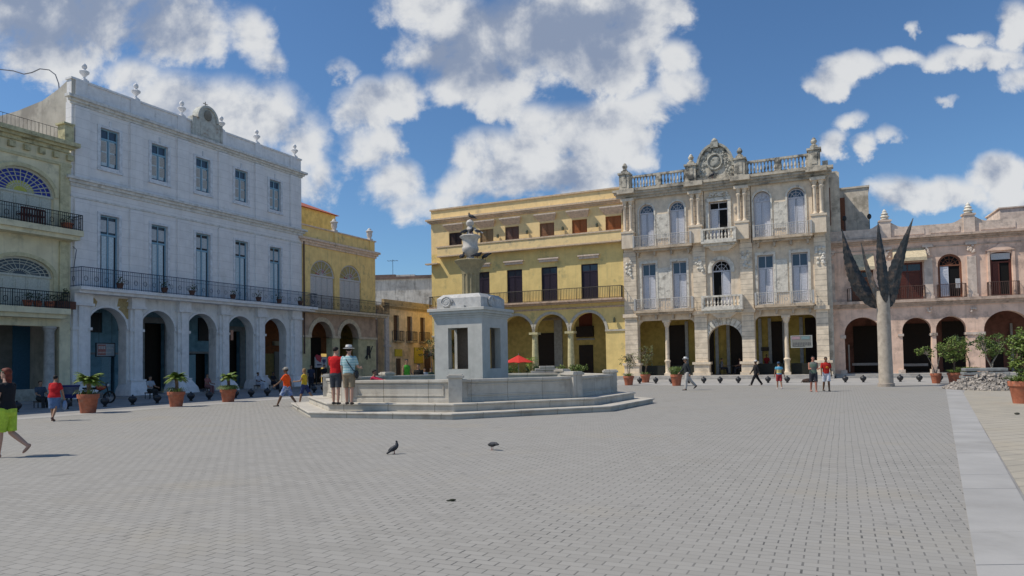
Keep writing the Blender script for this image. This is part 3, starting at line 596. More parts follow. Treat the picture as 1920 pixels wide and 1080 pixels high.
for c in (-3.5,-8.2,-12.9): m.lathe(c,.1,[(.36,0),(.36,.12),(.3,.2),(.27,.3),(.235,3.0),(.27,3.05),(.27,3.12),(.34,3.2),(.34,3.3)],16,.7)
for c in (-3.5,-8.2,-12.9): m.box(c-.4,c+.4,-.3,.5,.11,.7)
part('column',m,mat('grey_column',(.42,.41,.39),.85,(.3,.3,.28),.3,ns=2),GB,smooth=True)
m=MB(); m.box(-18,-4,.0,.35,.11,.72); part('low_wall',m,mat('stained_plinth',(.36,.35,.30),.9,(.25,.24,.2),.4,ns=2),GB)
m=MB(); wall(m,-18,-2.46,.11,4.4,3.6,.3,[(-6.5,1.5,.11,3.9,0)]); part('arcade_back_wall',m,mat('dull_grey_wall',(.22,.21,.19),.9,ns=1),GB)  # dull grey with random mottling on the back wall
m=MB(); m.box(-3.35,-2.46,3.5,3.59,.11,4.3); m.box(-3.05,-2.5,.6,3.6,.11,4.4) if 0 else None; part('blue_door',m,simple('deep_blue_paint',(.06,.16,.26),.6),GB)
m=MB(); m.box(-18,-2.5,4.3,4.4,.1,4.4); part('dark_room_sheet',m,dark,GB)  # thin dark sheet in place of the unlit room behind
m=MB(); m.box(-18,-2.46,.5,9,13.5,13.7); m.box(-18,-2.5,.5,4.4,4.35,4.45); part('roof',m,sidem,GB)
m=MB(); m.box(-4.55,-3.3,4.2,7,13.7,15.6); m.box(-18,-4.0,7,9,13.7,16.75); part('roof_room',m,mat('brown_roof_render',(.36,.29,.23),.9,(.22,.17,.14),.4,ns=1,streak=.4),GB)
m=MB(); railing(m,[(-18,.3),(-3.0,.3)],14.06,.8,.2,.009,deco=False,rail=.014); part('roof_railing',m,iron,GB)
# ================================================================ LONG YELLOW HOUSE (centre)
yl_=mat('lemon_plaster',(.80,.60,.24),.85,(.38,.34,.17),.25,ns=.6,streak=.25,mottle=.07,bump=.15); yp=mat('peach_plaster',(.88,.65,.32),.85,(.45,.37,.24),.2,ns=.8,mottle=.06,streak=.2); gt=mat('grey_tan_trim',(.64,.49,.34),.85,(.36,.28,.2),.18,ns=2)
LB=building('long_yellow_house','four storey yellow house behind the fountain with brown shutters and three sunny arches',FR)
c4=[-26.63,-23.25,-20.6,-17.1,-13.97,-10.85]; c3=[-23.8,-20.42,-16.95,-13.13]; ca=[-27.1,-23.7,-20.3,-16.88,-13.37]
m=MB(); wall(m,-29.35,-10.02,4.33,6.9,0,.6,[(c,3.2,4.33,5.92,1.59) for c in ca]); wall(m,-29.35,-10.02,6.9,12.3,0,.5,[(c,1.56,7.12,10.22,0) for c in c3])
m.box(-11.77,-10.02,0,.6,.31,4.33); m.box(-29.35,-28.7,0,.6,.31,4.33)
m.box(-29.35,-29.0,.5,12,.2,16.5)
part('wall',m,yl_,LB)
m=MB(); wall(m,-29.35,-10.02,12.3,15.6,0,.5,[(c,1.42,12.85,14.25,0) for c in c4]); m.box(-29.35,-10.02,.02,.5,15.6,16.6); part('attic_wall',m,yp,LB)
m=MB(); cornice(m,-29.35,-10.02,0,15.3,[(.12,.12),(.14,.27),(.16,.42)]); m.box(-29.45,-10.0,-.1,.55,16.6,16.74); m.box(-28.4,-10.0,-.62,.01,11.9,12.02); m.box(-28.42,-10.0,-.64,-.4,12.8,12.93); m.box(-29.8,-28.4,-.5,.0,11.28,11.4)
part('cornice',m,gt,LB)
m=MB(); m.box(-28.35,-10.02,-.58,-.43,12.02,12.8); m.box(-28.35,-28.15,-.43,0,12.02,12.8); part('balcony_parapet',m,yp,LB)
m=MB()
for c in c4: m.add([(c-1.08,-.55,14.93),(c+1.08,-.55,14.93),(c+1.08,-.55,15.04),(c-1.08,-.55,15.04),(c-.78,-.0,14.42),(c+.78,0,14.42),(c+.95,0,15.06),(c-.95,0,15.06)],[(0,1,2,3),(4,5,1,0),(3,2,6,7),(0,3,7,4),(1,5,6,2)])
for c in c3: m.box(c-1.0,c+1.0,-.3,0,10.9,11.02); m.box(c-.9,c+.9,-.2,0,10.68,10.9)
part('window_hood',m,mat('hood_stone',(.66,.53,.42),.85,(.35,.31,.26),.2,ns=2),LB)
m=MB(); m.box(-29.3,-10.02,-.72,.01,6.9,7.06); m.box(-29.2,-10.02,-.5,.01,6.74,6.9); m.box(-29.35,-10.02,-.06,.0,6.3,6.45); part('balcony_slab',m,mat('brown_pink_slab',(.54,.39,.28),.85,(.28,.2,.15),.3,ns=2),LB)
m=MB(); railing(m,[(-29.25,0),(-29.25,-.67),(-10.1,-.67),(-10.1,0)],7.06,1.02,.15,.02,deco=False,rail=.03); part('balcony_railing',m,simple('dark_iron',(.05,.045,.035),.6),LB)
m=MB()
for c in ca: ring(m,c,3.2,5.92,1.59,.24,-.05,.02)
m.box(-11.8,-9.99,-.08,.62,4.2,4.36); m.box(-29.4,-28.65,-.08,.62,4.2,4.36)
part('arch_moulding',m,mat('pale_arch_trim',(.50,.46,.38),.85,(.38,.34,.28),.2,ns=2),LB)
for c in (-15.12,-18.6,-22.0,-25.4):
    m=MB(); m.lathe(c,.3,[(.42,0),(.42,.14),(.36,.2),(.36,.3),(.3,.36),(.315,1.4),(.25,3.62),(.29,3.66),(.29,3.74),(.33,3.82)],18,.31); m.box(c-.42,c+.42,-.12,.72,4.13,4.33); part('column',m,mat('yellow_column',(.58,.52,.30),.8,(.42,.37,.24),.2,ns=2),LB,smooth=True)
brn=[simple('dark_brown_shutter',(.05,.03,.025),.6),simple('tan_shutter',(.30,.20,.10),.65),simple('mauve_brown_shutter',(.16,.09,.065),.65),simple('chestnut_shutter',(.28,.14,.07),.65),simple('orange_shutter',(.36,.12,.035),.6)]
for c,k in zip(c4,(0,1,2,3,4,4)):
    q=window('shuttered_window',LB,1.4,1.38,0,brn[k],brn[k],brn[k],t=.05); q.location=(c,.1,12.87)
dk=simple('aubergine_door',(.03,.02,.035),.55)
q=window('balcony_door',LB,1.54,3.08,0,dk,gl,dk,trans=2.45,t=.08); q.location=(c3[0],.12,7.13)
for c in c3[1:]: wcopy(q,LB,(c,.12,7.13))
m=MB()
for c,z in ((-22.0,13.3),(-19.0,13.4),(-15.5,13.4),(-12.3,13.4),(-10.9,4.95),(-22.1,7.0)):
    if z<7: m.box(c-.08,c+.08,-.3,-.14,z,z+.35); m.tube([(c,0,z+.4),(c,-.22,z+.45),(c,-.22,z+.35)],.025,5)
    elif z>12: m.box(c-.08,c+.08,-.26,-.1,z,z+.28); m.tube([(c,0,z+.32),(c,-.18,z+.36),(c,-.18,z+.28)],.02,5)
part('wall_lantern',m,simple('verdigris_lantern',(.07,.08,.05),.5),LB)
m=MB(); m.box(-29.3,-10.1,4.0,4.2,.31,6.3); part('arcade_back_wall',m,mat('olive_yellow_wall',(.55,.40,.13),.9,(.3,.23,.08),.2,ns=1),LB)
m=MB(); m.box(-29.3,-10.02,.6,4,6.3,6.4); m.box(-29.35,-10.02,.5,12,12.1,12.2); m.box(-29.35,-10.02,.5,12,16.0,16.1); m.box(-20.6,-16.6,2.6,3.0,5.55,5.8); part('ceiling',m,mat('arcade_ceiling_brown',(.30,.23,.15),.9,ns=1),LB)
m=MB(); m.box(-19.8,-18.15,3.9,3.99,.32,4.4); m.box(-15.65,-14.27,3.93,3.99,.32,3.15); m.box(-15.8,-14.15,3.6,3.99,3.9,4.9); part('door',m,dark,LB)
m=MB(); m.box(-15.6,-14.3,3.93,3.99,4.9,6.25); part('red_shutter',m,simple('oxblood_shutter',(.16,.04,.02),.7),LB)
m=MB(); m.box(-18.1,-17.3,3.8,3.99,.32,5.7); m.box(-15.85,-14.1,3.9,3.99,3.62,3.78); part('grey_pilaster',m,mat('grey_pilaster',(.36,.34,.30),.85,ns=2),LB)
# ================================================================ ORNATE STONE PALACE
st=mat('old_limestone',(.75,.625,.475),.88,(.38,.32,.25),.16,ns=.8,streak=.28,mottle=.1,bump=.25); stj=mat('rusticated_limestone',(.77,.645,.49),.88,(.42,.35,.27),.16,ns=.9,streak=.28,joint=.42,jcol=.55,bump=.25); std=mat('blackened_limestone',(.58,.52,.42),.9,(.075,.075,.07),.5,ns=1.3,streak=.6,bump=.3)
stl=mat('pale_balcony_stone',(.70,.65,.56),.85,(.22,.2,.17),.3,ns=1.8,streak=.35,bump=.2)
OB=building('ornate_palace','three storey carved limestone palace with arched crest, roof balustrade and white shutters',FR)
piers=[(-10.0,-8.9),(-4.1,-3.08),(-.36,.6),(5.15,6.0)]
m=MB(); wall(m,-8.9,-4.1,.31,5.6,.1,.55,[(-6.5,4.75,.31,4.98,.5,'rc')]); wall(m,.6,5.15,.31,5.6,.1,.55,[(2.87,4.5,.31,4.98,.5,'rc')]); wall(m,-3.08,-.36,.31,5.6,.06,.6,[(-1.72,2.7,.31,4.42,1.35)])
wall(m,-8.9,-4.1,5.6,11.0,.1,.5,[(-7.85,1.2,5.95,9.85,0),(-5.26,1.2,5.95,9.85,0)]); wall(m,.6,5.15,5.6,11.0,.1,.5,[(1.56,1.15,5.95,9.85,0),(4.1,1.2,5.95,9.85,0)]); wall(m,-3.08,-.36,5.6,11.0,.06,.5,[(-1.86,1.5,5.95,9.72,.75)])
wall(m,-8.9,-4.1,11.0,15.7,.1,.5,[(-7.93,1.28,11.3,14.95,.64),(-5.34,1.28,11.3,14.95,.64)]); wall(m,.6,5.15,11.0,15.7,.1,.5,[(1.43,1.28,11.3,15.0,.64),(3.97,1.28,11.3,15.0,.64)]); wall(m,-3.08,-.36,11.0,15.7,.06,.5,[(-1.95,1.5,11.3,14.56,0)])
part('wall',m,st,OB)
m=MB()
for a,b in piers:
    m.box(a,b,-.12,.6,1.4,5.6); m.box(a,b,-.12,.6,5.6,10.9); m.box(a+.05,b-.05,-.1,.6,10.9,15.7)
part('rusticated_pier',m,stj,OB)
m=MB()
for a,b in piers:
    m.box(a-.2,b+.2,-.3,.7,.31,.55); m.box(a-.1,b+.1,-.22,.65,.55,1.2); m.box(a-.22,b+.22,-.32,.7,1.2,1.4)
    m.box(a-.12,b+.12,-.28,.3,5.3,5.6)
part('pier_base',m,st,OB)
m=MB(); c=-1.72
for k in range(15):
    a=PI*(k+.5)/15; a0=PI*k/15+.012; a1=PI*(k+1)/15-.012; r0,r1=1.36,(1.95 if k!=7 else 2.2)
    q=[(c-r0*math.cos(a0),3.07+r0*math.sin(a0)),(c-r0*math.cos(a1),3.07+r0*math.sin(a1)),(c-r1*math.cos(a1),3.07+r1*math.sin(a1)),(c-r1*math.cos(a0),3.07+r1*math.sin(a0))]
    q=[(max(-3.07,min(-.37,x)),z) for x,z in q]; m.prism(q,-.04,.06)
for s in(-1,1):
    for k in range(6): m.box(c+s*1.36-(.0 if s>0 else .0),c+s*1.37+.0001,-.04,.06,.6,.61) if 0 else None
ring(m,-1.86,1.5,9.72,.75,.3,-.05,.06,leg=.3)
for cc_,zt in ((-7.93,14.95),(-5.34,14.95),(1.43,15.0),(3.97,15.0)): ring(m,cc_,1.28,zt,.64,.14,.02,.1,leg=3.0)
for cc_ in (-7.85,-5.26,1.56,4.1):
    m.box(cc_-.78,cc_-.6,.0,.1,6.0,9.85); m.box(cc_+.6,cc_+.78,.0,.1,6.0,9.85); m.box(cc_-.78,cc_+.78,.0,.1,9.85,10.08)
m.box(-2.95,-2.7,-.05,.06,11.3,14.56); m.box(-1.2,-.95,-.05,.06,11.3,14.56); m.box(-2.95,-.95,-.08,.06,14.56,14.85)
for a,b in ((-7.2,-5.95),(2.2,3.3)): m.box(a+.1,b-.1,.03,.1,11.9,14.0); m.box(a+.1,b-.1,.03,.1,6.8,9.4)
part('carved_surround',m,stl,OB)
m=MB()
for k in range(60):
    rr=random.Random(k); x=rr.uniform(-2.7,-1.1); z=14.95+rr.uniform(0,.35); m.ell((x,.0,z),(rr.uniform(.05,.13),.07,rr.uniform(.04,.09)),6,4)
for a,b in piers:
    for z in (9.0,9.35,9.7,10.05):
        for k in range(4): rr=random.Random(int(a*10+z*7+k)); m.ell(((a+b)/2+rr.uniform(-.3,.3),-.15,z+rr.uniform(-.15,.15)),(.14,.08,.13),6,4)
part('carved_ornament',m,stl,OB,smooth=True)
# colonnettes
m=MB()
for x in (-9.72,-9.2,-4.0,-3.5,-.3,.15,5.35,5.8):
    m.lathe(x,-.32,[(.2,0),(.2,.1),(.14,.16),(.13,.25),(.12,2.0),(.14,2.04),(.2,2.2),(.13,2.3),(.22,2.55),(.24,2.62)],10,12.65)
for a in (-9.46,-3.75,-.08,5.58): m.box(a-.52,a+.52,-.6,.0,11.2,12.5); m.box(a-.58,a+.58,-.66,.0,12.5,12.65); m.box(a-.55,a+.55,-.6,.0,15.27,15.5)
part('colonnette',m,st,OB,smooth=True)
for x in(-6.48,2.95):
    m=MB(); m.box(x-.26,x+.26,.02,.56,.31,.5); m.lathe(x,.3,[(.25,0),(.2,.1),(.2,.9),(.26,.98),(.26,1.06),(.17,1.15),(.15,3.9),(.2,3.95),(.25,4.1),(.3,4.3)],14,.5); m.box(x-.32,x+.32,.0,.6,4.8,5.0); part('column',m,st,OB,smooth=True)
m=MB(); cornice(m,-10.1,6.1,-.0,15.5,[(.2,.2),(.2,.36),(.2,.5),(.2,.62)]);
for a in (-9.5,-3.8,-.1,5.5): m.box(a-.75,a+.75,-.85,-.5,15.9,16.28)
m.box(-10,6,.1,.6,15.7,16.3)
part('cornice',m,mat('stained_cornice',(.54,.47,.37),.88,(.16,.15,.13),.35,ns=1.2,streak=.4),OB)
# roof balustrade, piers, finials, crest
for a,b in ((-9.2,-4.45),(.35,4.95)):
    m=MB(); mid=(a+b)/2; balustrade(m,a,mid,-.25,16.3,1.15,.25); balustrade(m,mid+.2,b,-.25,16.3,1.15,.25); part('roof_balustrade',m,std,OB)
for x in (-9.65,-4.0,-.12,5.4):
    m=MB(); m.box(x-.42,x+.42,-.65,.2,16.3,17.6); m.box(x-.52,x+.52,-.75,.3,17.6,17.75); m.box(x-.28,x+.28,-.5,.05,17.75,17.95); m.lathe(x,-.22,[(.2,0),(.22,.12),(.12,.2),(.2,.3),(.24,.42),(.16,.56),(.14,.62),(.05,.72)],12,17.95); m.box(x-.2,x+.2,-.69,-.65,16.5,17.4)
    part('roof_pier',m,std,OB)
m=MB(); cx=-2.06
pts=[(cx-1.45,16.3),(cx+1.45,16.3)]+[(cx+1.45*math.cos(a)*(1+.0*a),17.25+1.95*math.sin(a)**.9) for a in [PI*k/20 for k in range(21)]]
m.prism(pts,-.3,.15)
o=part('crest',m,std,OB)
m=MB(); ring(m,cx,2.7,19.1,1.85,.18,-.5,-.3); m.box(cx-.3,cx+.3,-.55,-.1,18.9,19.35); m.lathe(cx,-.3,[(.22,0),(.28,.15),(.2,.3),(.06,.42)],10,19.3)
m.tube([(cx+.58*math.cos(a),-.38,17.75+.62*math.sin(a)) for a in [2*PI*k/20 for k in range(21)]],.09,6,False); m.ell((cx,-.33,17.75),(.42,.1,.46),12,8)
for k in range(110):
    rr=random.Random(900+k); a=rr.uniform(0,PI); q=rr.uniform(.5,1.0)**.5; x=cx+1.25*q*math.cos(a); z=16.7+2.15*q*math.sin(a)
    if math.hypot(x-cx,z-17.75)<.6: continue
    m.ell((x,-.32,z),(rr.uniform(.05,.15),.08,rr.uniform(.05,.15)),6,4)
part('crest_carving',m,mat('crest_carving_stone',(.44,.42,.36),.9,(.12,.12,.1),.4,ns=2.5),o,smooth=True)
# balconies
ra=simple('pale_iron',(.45,.44,.42),.6)
for (a,b,z) in ((-9.0,-4.05,11.0),(.75,5.1,11.0),(-9.0,-4.05,5.62),(.75,5.1,5.62)):
    m=MB(); m.box(a,b,-.7,.1,z,z+.2); m.box(a+.1,b-.1,-.5,.1,z-.18,z)
    for k in range(4): x=a+.35+k*(b-a-.7)/3; m.prism([(x-.1,z-.18),(x+.1,z-.18),(x+.06,z-.55),(x-.06,z-.55)],-.4,.1)
    o=part('balcony_slab',m,mat('balcony_underside',(.55,.44,.32),.88,(.22,.18,.14),.35,ns=1.5),OB)
    m=MB(); railing(m,[(a+.05,.0),(a+.05,-.65),(b-.05,-.65),(b-.05,0)],z+.2,.95,.13,.018); 
    m.box(a-.0,a+.14,-.71,-.57,z+.2,z+1.2); m.box(b-.14,b,-.71,-.57,z+.2,z+1.2); m.build('balcony_railing',ra,o)
for a,b,z in ((-3.25,-.5,11.0),(-3.35,-.15,5.55)):
    m=MB(); m.box(a,b,-1.0,.06,z,z+.22); m.box(a+.15,b-.15,-.75,.06,z-.2,z); o=part('balcony_slab',m,stl,OB)
    m=MB(); balustrade(m,a+.1,b-.1,-.88,z+.22,.98,.27,piers=(0,1)); m.box(a,a+.2,-.8,.06,z+.22,z+1.2); m.box(b-.2,b,-.8,.06,z+.22,z+1.2); m.build('stone_balustrade',stl,o)
m=MB(); m.prism([(-3.0,5.5),(-.4,5.5),(-1.2,4.95),(-2.2,4.95)],-.6,.06); m.prism([(-3.0,10.95),(-.5,10.95),(-1.2,10.4),(-2.4,10.4)],-.6,.06); part('balcony_corbel',m,st,OB)
lil=simple('white_blue_shutter',(.60,.61,.66),.55); lfr=simple('white_frame',(.58,.58,.62),.55)
pa=window('arched_window',OB,1.26,3.62,.63,lfr,glb,lil,trans=2.9,fan=4,t=.07); pa.location=(-7.93,.3,11.31)
for c in (-5.34,): wcopy(pa,OB,(c,.3,11.31))
wcopy(pa,OB,(3.97,.3,11.33)); 
q=window('arched_window',OB,1.26,3.62,.63,lfr,lil,lil,trans=2.9,fan=4,t=.07,open_=1); q.location=(1.43,.3,11.33)
q=window('window',OB,1.48,3.22,0,lfr,simple('black_gap',(.006,.006,.006),.9),lil,trans=2.62,t=.08,open_=1,grid=0); q.location=(-1.95,.3,11.31)
pb=window('french_window',OB,1.18,3.86,0,lfr,glb,lil,trans=2.85,t=.07); pb.location=(-7.85,.3,5.97)
for c in (-5.26,1.56,4.1): wcopy(pb,OB,(c,.3,5.97))
q=window('arched_window',OB,1.48,3.74,.74,lfr,MATS['black_gap'],lil,trans=2.85,fan=4,t=.08,open_=-1); q.location=(-1.86,.28,5.97)
# inside arcade
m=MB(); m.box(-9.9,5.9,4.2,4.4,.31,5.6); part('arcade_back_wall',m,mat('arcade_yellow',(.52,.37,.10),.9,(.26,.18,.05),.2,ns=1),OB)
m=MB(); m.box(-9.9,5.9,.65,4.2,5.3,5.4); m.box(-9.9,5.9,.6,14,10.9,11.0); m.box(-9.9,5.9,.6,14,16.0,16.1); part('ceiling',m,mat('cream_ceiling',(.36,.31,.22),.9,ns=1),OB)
m=MB()
for a,b,z in ((-7.1,-5.75,4.7),(-3.8,-3.25,4.6),(-1.85,-.2,4.9),(1.5,2.4,4.7),(4.15,5.2,4.9)): m.box(a,b,4.1,4.19,.32,z)
part('door',m,dark,OB)
m=MB()
for x in (-5.58,-7.25,-2.98,-2.03,.6,1.38,2.52,3.85): m.box(x-.13,x+.13,4.0,4.18,.32,5.0)
part('white_pilaster',m,mat('white_pilaster',(.42,.42,.40),.85,ns=2),OB)
m=MB(); m.box(-9.0,-8.9,.65,.8,.31,1.1); m.box(-8.9,-6.7,.7,.75,.35,1.15); m.box(-6.2,-4.2,.7,.75,.35,1.15); m.box(.7,2.7,.7,.75,.35,1.2); m.box(3.2,5.1,.7,.75,.35,1.2); part('cafe_screen',m,simple('dark_green_screen',(.02,.022,.018),.8),OB)
# flank and rear blocks
m=MB(); m.box(5.95,6.35,.3,9,.2,16.9); m.box(-10.0,-9.7,.6,14,5,16.2); m.box(-10,6,13.6,14,5,16.2); part('side_wall',m,mat('bare_flank',(.62,.55,.45),.9,(.28,.25,.2),.35,ns=.8,streak=.5),OB)
m=MB(); m.box(6.35,7.1,1.6,7,8,16.2); m.box(6.36,7.0,2.9,6,16.2,16.6); m.box(7.1,9.3,7.0,14,8,15.9); m.box(7.0,9.4,6.9,14.1,15.9,16.05); part('rear_block',m,MATS['bare_flank'],OB)
m=MB(); m.box(6.37,6.42,1.52,1.6,12,15.0); m.box(7.12,7.5,6.93,7,12.2,15.2); part('rusty_stair',m,simple('rust_panel',(.22,.09,.05),.8),OB)
# ================================================================ PINK ARCADED HOUSE (right)
pk=mat('pink_plaster',(.82,.575,.44),.88,(.40,.29,.23),.34,ns=.6,streak=.4,mottle=.09,bump=.2); pkt=mat('pale_pink_trim',(.66,.54,.45),.85,(.36,.3,.26),.3,ns=1.2,streak=.3)
PB=building('pink_arcade_house','two storey faded pink house at right with wavy parapet, urns and dark arcade openings',FP)
pa_=[(-1.3,2.6,1.3,4.66),(2.36,1.95,.97,4.5),(4.6,1.98,.99,4.52),(8.15,2.95,1.4,4.8),(12.2,2.95,1.4,4.8)]
m=MB(); wall(m,-4.3,16,.31,5.4,0,.65,[(c,w,.31,zt,r) for c,w,r,zt in pa_])
wall(m,-4.3,16,5.4,10.3,0,.5,[(-1.25,1.6,5.9,8.3,0),(1.9,2.0,5.9,8.7,0),(4.67,1.57,5.9,9.17,.78),(7.9,1.35,5.9,9.1,.2),(12,1.35,5.9,9.1,.2)])
part('wall',m,pk,PB)
m=MB(); cornice(m,-4.3,16,0,5.36,[(.14,.12),(.16,.25),(.22,.42)]); cornice(m,-4.3,16,0,10.2,[(.14,.12),(.14,.28),(.16,.48)]); m.box(-4.3,16,-.05,.0,9.75,9.85)
part('cornice',m,mat('pink_brown_cornice',(.56,.42,.33),.88,(.26,.2,.16),.35,ns=1.5,streak=.3),PB)
def swoop(a,b,z,h,up=.45,L=.9):
    pts=[(a,z)]
    n=8
    top=[]
    for i in range(n+1): t=i/n; top.append((a+L*t,z+h+up*(1-math.sin(t*PI/2))))
    for i in range(n+1): t=i/n; top.append((b-L+L*t,z+h+up*(1-math.cos(t*PI/2))))
    return [(a,z),(b,z)]+top[::-1]
m=MB()
for a,b in ((-4.3,.16),(.8,5.7),(6.3,11.5)): m.prism(swoop(a,b,10.64,.82),.0,.35)
m.box(11.5,16,0,.35,10.64,11.5)
for a,b in((1.0,3.2),(3.4,5.5),(6.6,9.0),(-3.0,0)): m.box(a+.1,b-.1,-.04,0,10.8,11.25)
part('parapet',m,pkt,PB)
m=MB()
for x in (.48,6.0,11.8): m.box(x-.36,x+.36,-.14,.4,10.64,11.95); m.box(x-.44,x+.44,-.2,.46,11.95,12.07)
part('parapet_pier',m,pkt,PB)
for x in (.48,6.0,11.8):
    m=MB(); m.lathe(x,.1,[(.2,0),(.3,.08),(.22,.16),(.34,.26),(.2,.38),(.26,.48),(.14,.6),(.16,.68),(.03,.86)],12,12.07); part('urn',m,stl,PB,smooth=True)
m=MB()
for x in (-3.45,.5,3.25,6.05,9.9):
    m.box(x-.36,x+.36,-.16,.0,5.88,6.1); m.box(x-.28,x+.28,-.13,.0,6.1,8.9); m.box(x-.36,x+.36,-.2,0,9.75,9.95)
m.box(-.42,.42,0,0,0,0) if 0 else None
for c,w,r,zt in pa_:
    for s in(-1,1): x=c+s*(w/2+.12); m.box(x-.2,x+.2,-.08,.66,3.12 if w<2.5 else 3.05,3.3)
m.box(6.62-.7,6.62+.08,-.1,.3,3.1,3.3)
for c,w,r,zt in pa_:
    for s in(-1,1): x=c+s*(w/2+.14); m.box(x-.24,x+.24,-.1,.7,.31,.6)
part('pilaster',m,pkt,PB)
m=MB()
for x in (-3.45,.5,3.25,6.05,9.9):
    for k in range(12): rr=random.Random(int(x*10)+k); m.ell((x+rr.uniform(-.22,.22),-.15,9.15+rr.uniform(0,.55)),(.09,.08,.1),6,4)
    for k in range(4): rr=random.Random(int(x*20)+k); m.ell((x+rr.uniform(-.15,.15),-.12,5.0+rr.uniform(-.2,.2)),(.09,.08,.1),6,4)
part('carved_capital',m,pkt,PB,smooth=True)
redw=simple('dark_red_shutter',(.12,.035,.025),.6); rb=simple('red_brown_frame',(.20,.08,.045),.6); blk=MATS['black_gap']
q=window('balcony_door',PB,1.55,2.35,0,rb,gl,rb,trans=1.8,t=.08); q.location=(-1.25,.15,5.92)
q=window('balcony_door',PB,1.95,2.75,0,redw,gl,redw,trans=2.1,t=.1); q.location=(1.9,.15,5.92)
q=window('arched_door',PB,1.55,3.24,.77,rb,blk,lil,trans=2.4,fan=6,t=.14,open_=1,mull=False); q.location=(4.67,.15,5.92)
for c in(7.9,12): q=window('balcony_door',PB,1.33,3.16,.2,redw,blk,redw,trans=2.45,t=.14,open_=1,mull=False); q.location=(c,.15,5.92)
m=MB(); m.box(7.3,8.5,.08,.12,8.55,9.0); m.box(5.0,5.3,.0,.05,6.6,7.3); part('white_panel',m,simple('white_panel',(.5,.5,.5),.7),PB)
for c,w,z0,z1,p in ((-1.4,2.0,8.25,9.55,.75),(2.0,2.2,8.75,9.75,.7)):
    m=MB(); m.add([(c-w/2,0,z1),(c+w/2,0,z1),(c+w/2,-p,z0+.25),(c-w/2,-p,z0+.25),(c-w/2,-p,z0),(c+w/2,-p,z0),(c-w/2,0,z0+.2),(c+w/2,0,z0+.2)],[(0,1,2,3),(3,2,5,4),(0,3,4,6),(1,7,5,2)]); part('awning',m,mat('cream_awning',(.60,.50,.34),.85,(.45,.38,.26),.2,ns=3),PB)
for a,b in ((-2.3,-.2),(.85,2.95),(3.8,5.6),(7.0,8.9),(11,13)):
    m=MB(); railing(m,[(a,0),(a,-.32),(b,-.32),(b,0)],5.89,1.0,.12,.014,deco=False); part('balcony_railing',m,simple('rust_iron',(.09,.055,.045),.6),PB)
m=MB(); m.box(7.05,7.2,-.1,0,5.9,9.2); m.box(8.6,8.75,-.1,0,5.9,9.2); m.prism([(6.95,9.2),(8.85,9.2),(8.2,9.5),(7.9,9.75),(7.6,9.5)],-.14,0); part('window_surround',m,pk,PB)
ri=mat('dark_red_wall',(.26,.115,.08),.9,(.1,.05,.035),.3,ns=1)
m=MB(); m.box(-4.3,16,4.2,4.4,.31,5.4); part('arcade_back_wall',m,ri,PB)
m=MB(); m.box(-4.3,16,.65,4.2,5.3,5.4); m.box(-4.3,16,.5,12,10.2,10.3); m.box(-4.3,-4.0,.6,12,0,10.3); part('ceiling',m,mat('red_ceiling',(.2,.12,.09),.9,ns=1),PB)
m=MB()
for a,b,z in ((-1.65,.2,4.13),(1.8,4.1,4.2),(4.75,6.6,4.3),(8.0,8.8,2.6)): m.box(a,b,4.1,4.19,.32,z)
part('door',m,dark,PB)  # dark panels painting the black of the unlit openings
m=MB(); m.box(-2.2,-2.1,2.4,2.5,.4,2.6); m.box(9.3,9.45,4.0,4.15,.32,4.0); m.box(-1.9,.1,3.0,3.1,.9,1.1); m.box(1.6,3.5,3.0,3.1,.8,1.0); part('pale_post',m,simple('pale_post',(.45,.42,.38),.7),PB)
m=MB(); m.box(9.2,16,5,9,10.3,13.1); m.box(9.1,16,4.9,9.1,13.1,13.2); m.box(4.5,9.2,6,9,10.3,12.1); part('roof_block',m,pkt,PB)
for x in (-2.3,-.55):
    m=MB(); m.tube([(x,.3,11.4),(x,.3,12.3)],.025,5); m.ell((x,.3,12.5),(.16,.16,.22),8,6); part('roof_lamp',m,iron,PB)
# ================================================================ ALLEY BUILDINGS
pe=mat('peach_old_plaster',(.85,.64,.40),.88,(.42,.33,.2),.3,ns=.6,streak=.4,bump=.2)
AB=building('peach_alley_house','peach two storey house with narrow iron balconies seen down the alley',FL)
ac=[30.35,32.7,35.1,37.8,41]
m=MB(); wall(m,28.6,46,.0,7.3,1.2,.5,[(c,.9,3.95,6.4,0) for c in ac]); m.box(28.3,28.6,1.2,9,0,7.3); part('wall',m,pe,AB)
m=MB(); cornice(m,28.4,46,1.2,7.0,[(.16,.2),(.16,.38)]); m.box(28.4,46,1.2,1.5,7.32,7.85)
for c in ac: m.box(c-.7,c+.7,.7,1.2,3.75,3.9)
part('cornice',m,mat('stained_peach_cornice',(.45,.34,.2),.88,(.2,.17,.11),.4,ns=1.5),AB)
m=MB()
for c in ac: m.box(c-.45,c+.45,1.4,1.45,3.95,6.4)
for c,w,z in ((30.6,.7,2.2),(35.9,1.1,3.0),(38.5,1.3,3.0)): m.box(c-w/2,c+w/2,1.14,1.19,.1,z)
part('door',m,simple('brown_door',(.10,.055,.035),.7),AB)
m=MB()
for c in ac: railing(m,[(c-.65,1.2),(c-.65,.75),(c+.65,.75),(c+.65,1.2)],3.9,.95,.14,.018,deco=False)
part('balcony_railing',m,iron,AB)
m=MB(); m.box(30.0,31.2,1.1,1.19,2.4,3.1); m.box(33.4,35.0,1.1,1.19,1.7,3.3); part('yellow_panel',m,simple('sunflower_panel',(.6,.47,.05),.7),AB)
CB=building('grey_alley_house','small brick corner house with a narrow white pillar beside the ochre arches',FL)
m=MB(); wall(m,25.5,28.3,0,6.9,1.9,.4,[(27.3,1.3,1.2,3.2,0)]); part('wall',m,mat('mauve_brown_wall',(.36,.27,.21),.9,(.24,.18,.14),.35,ns=1.2),CB)
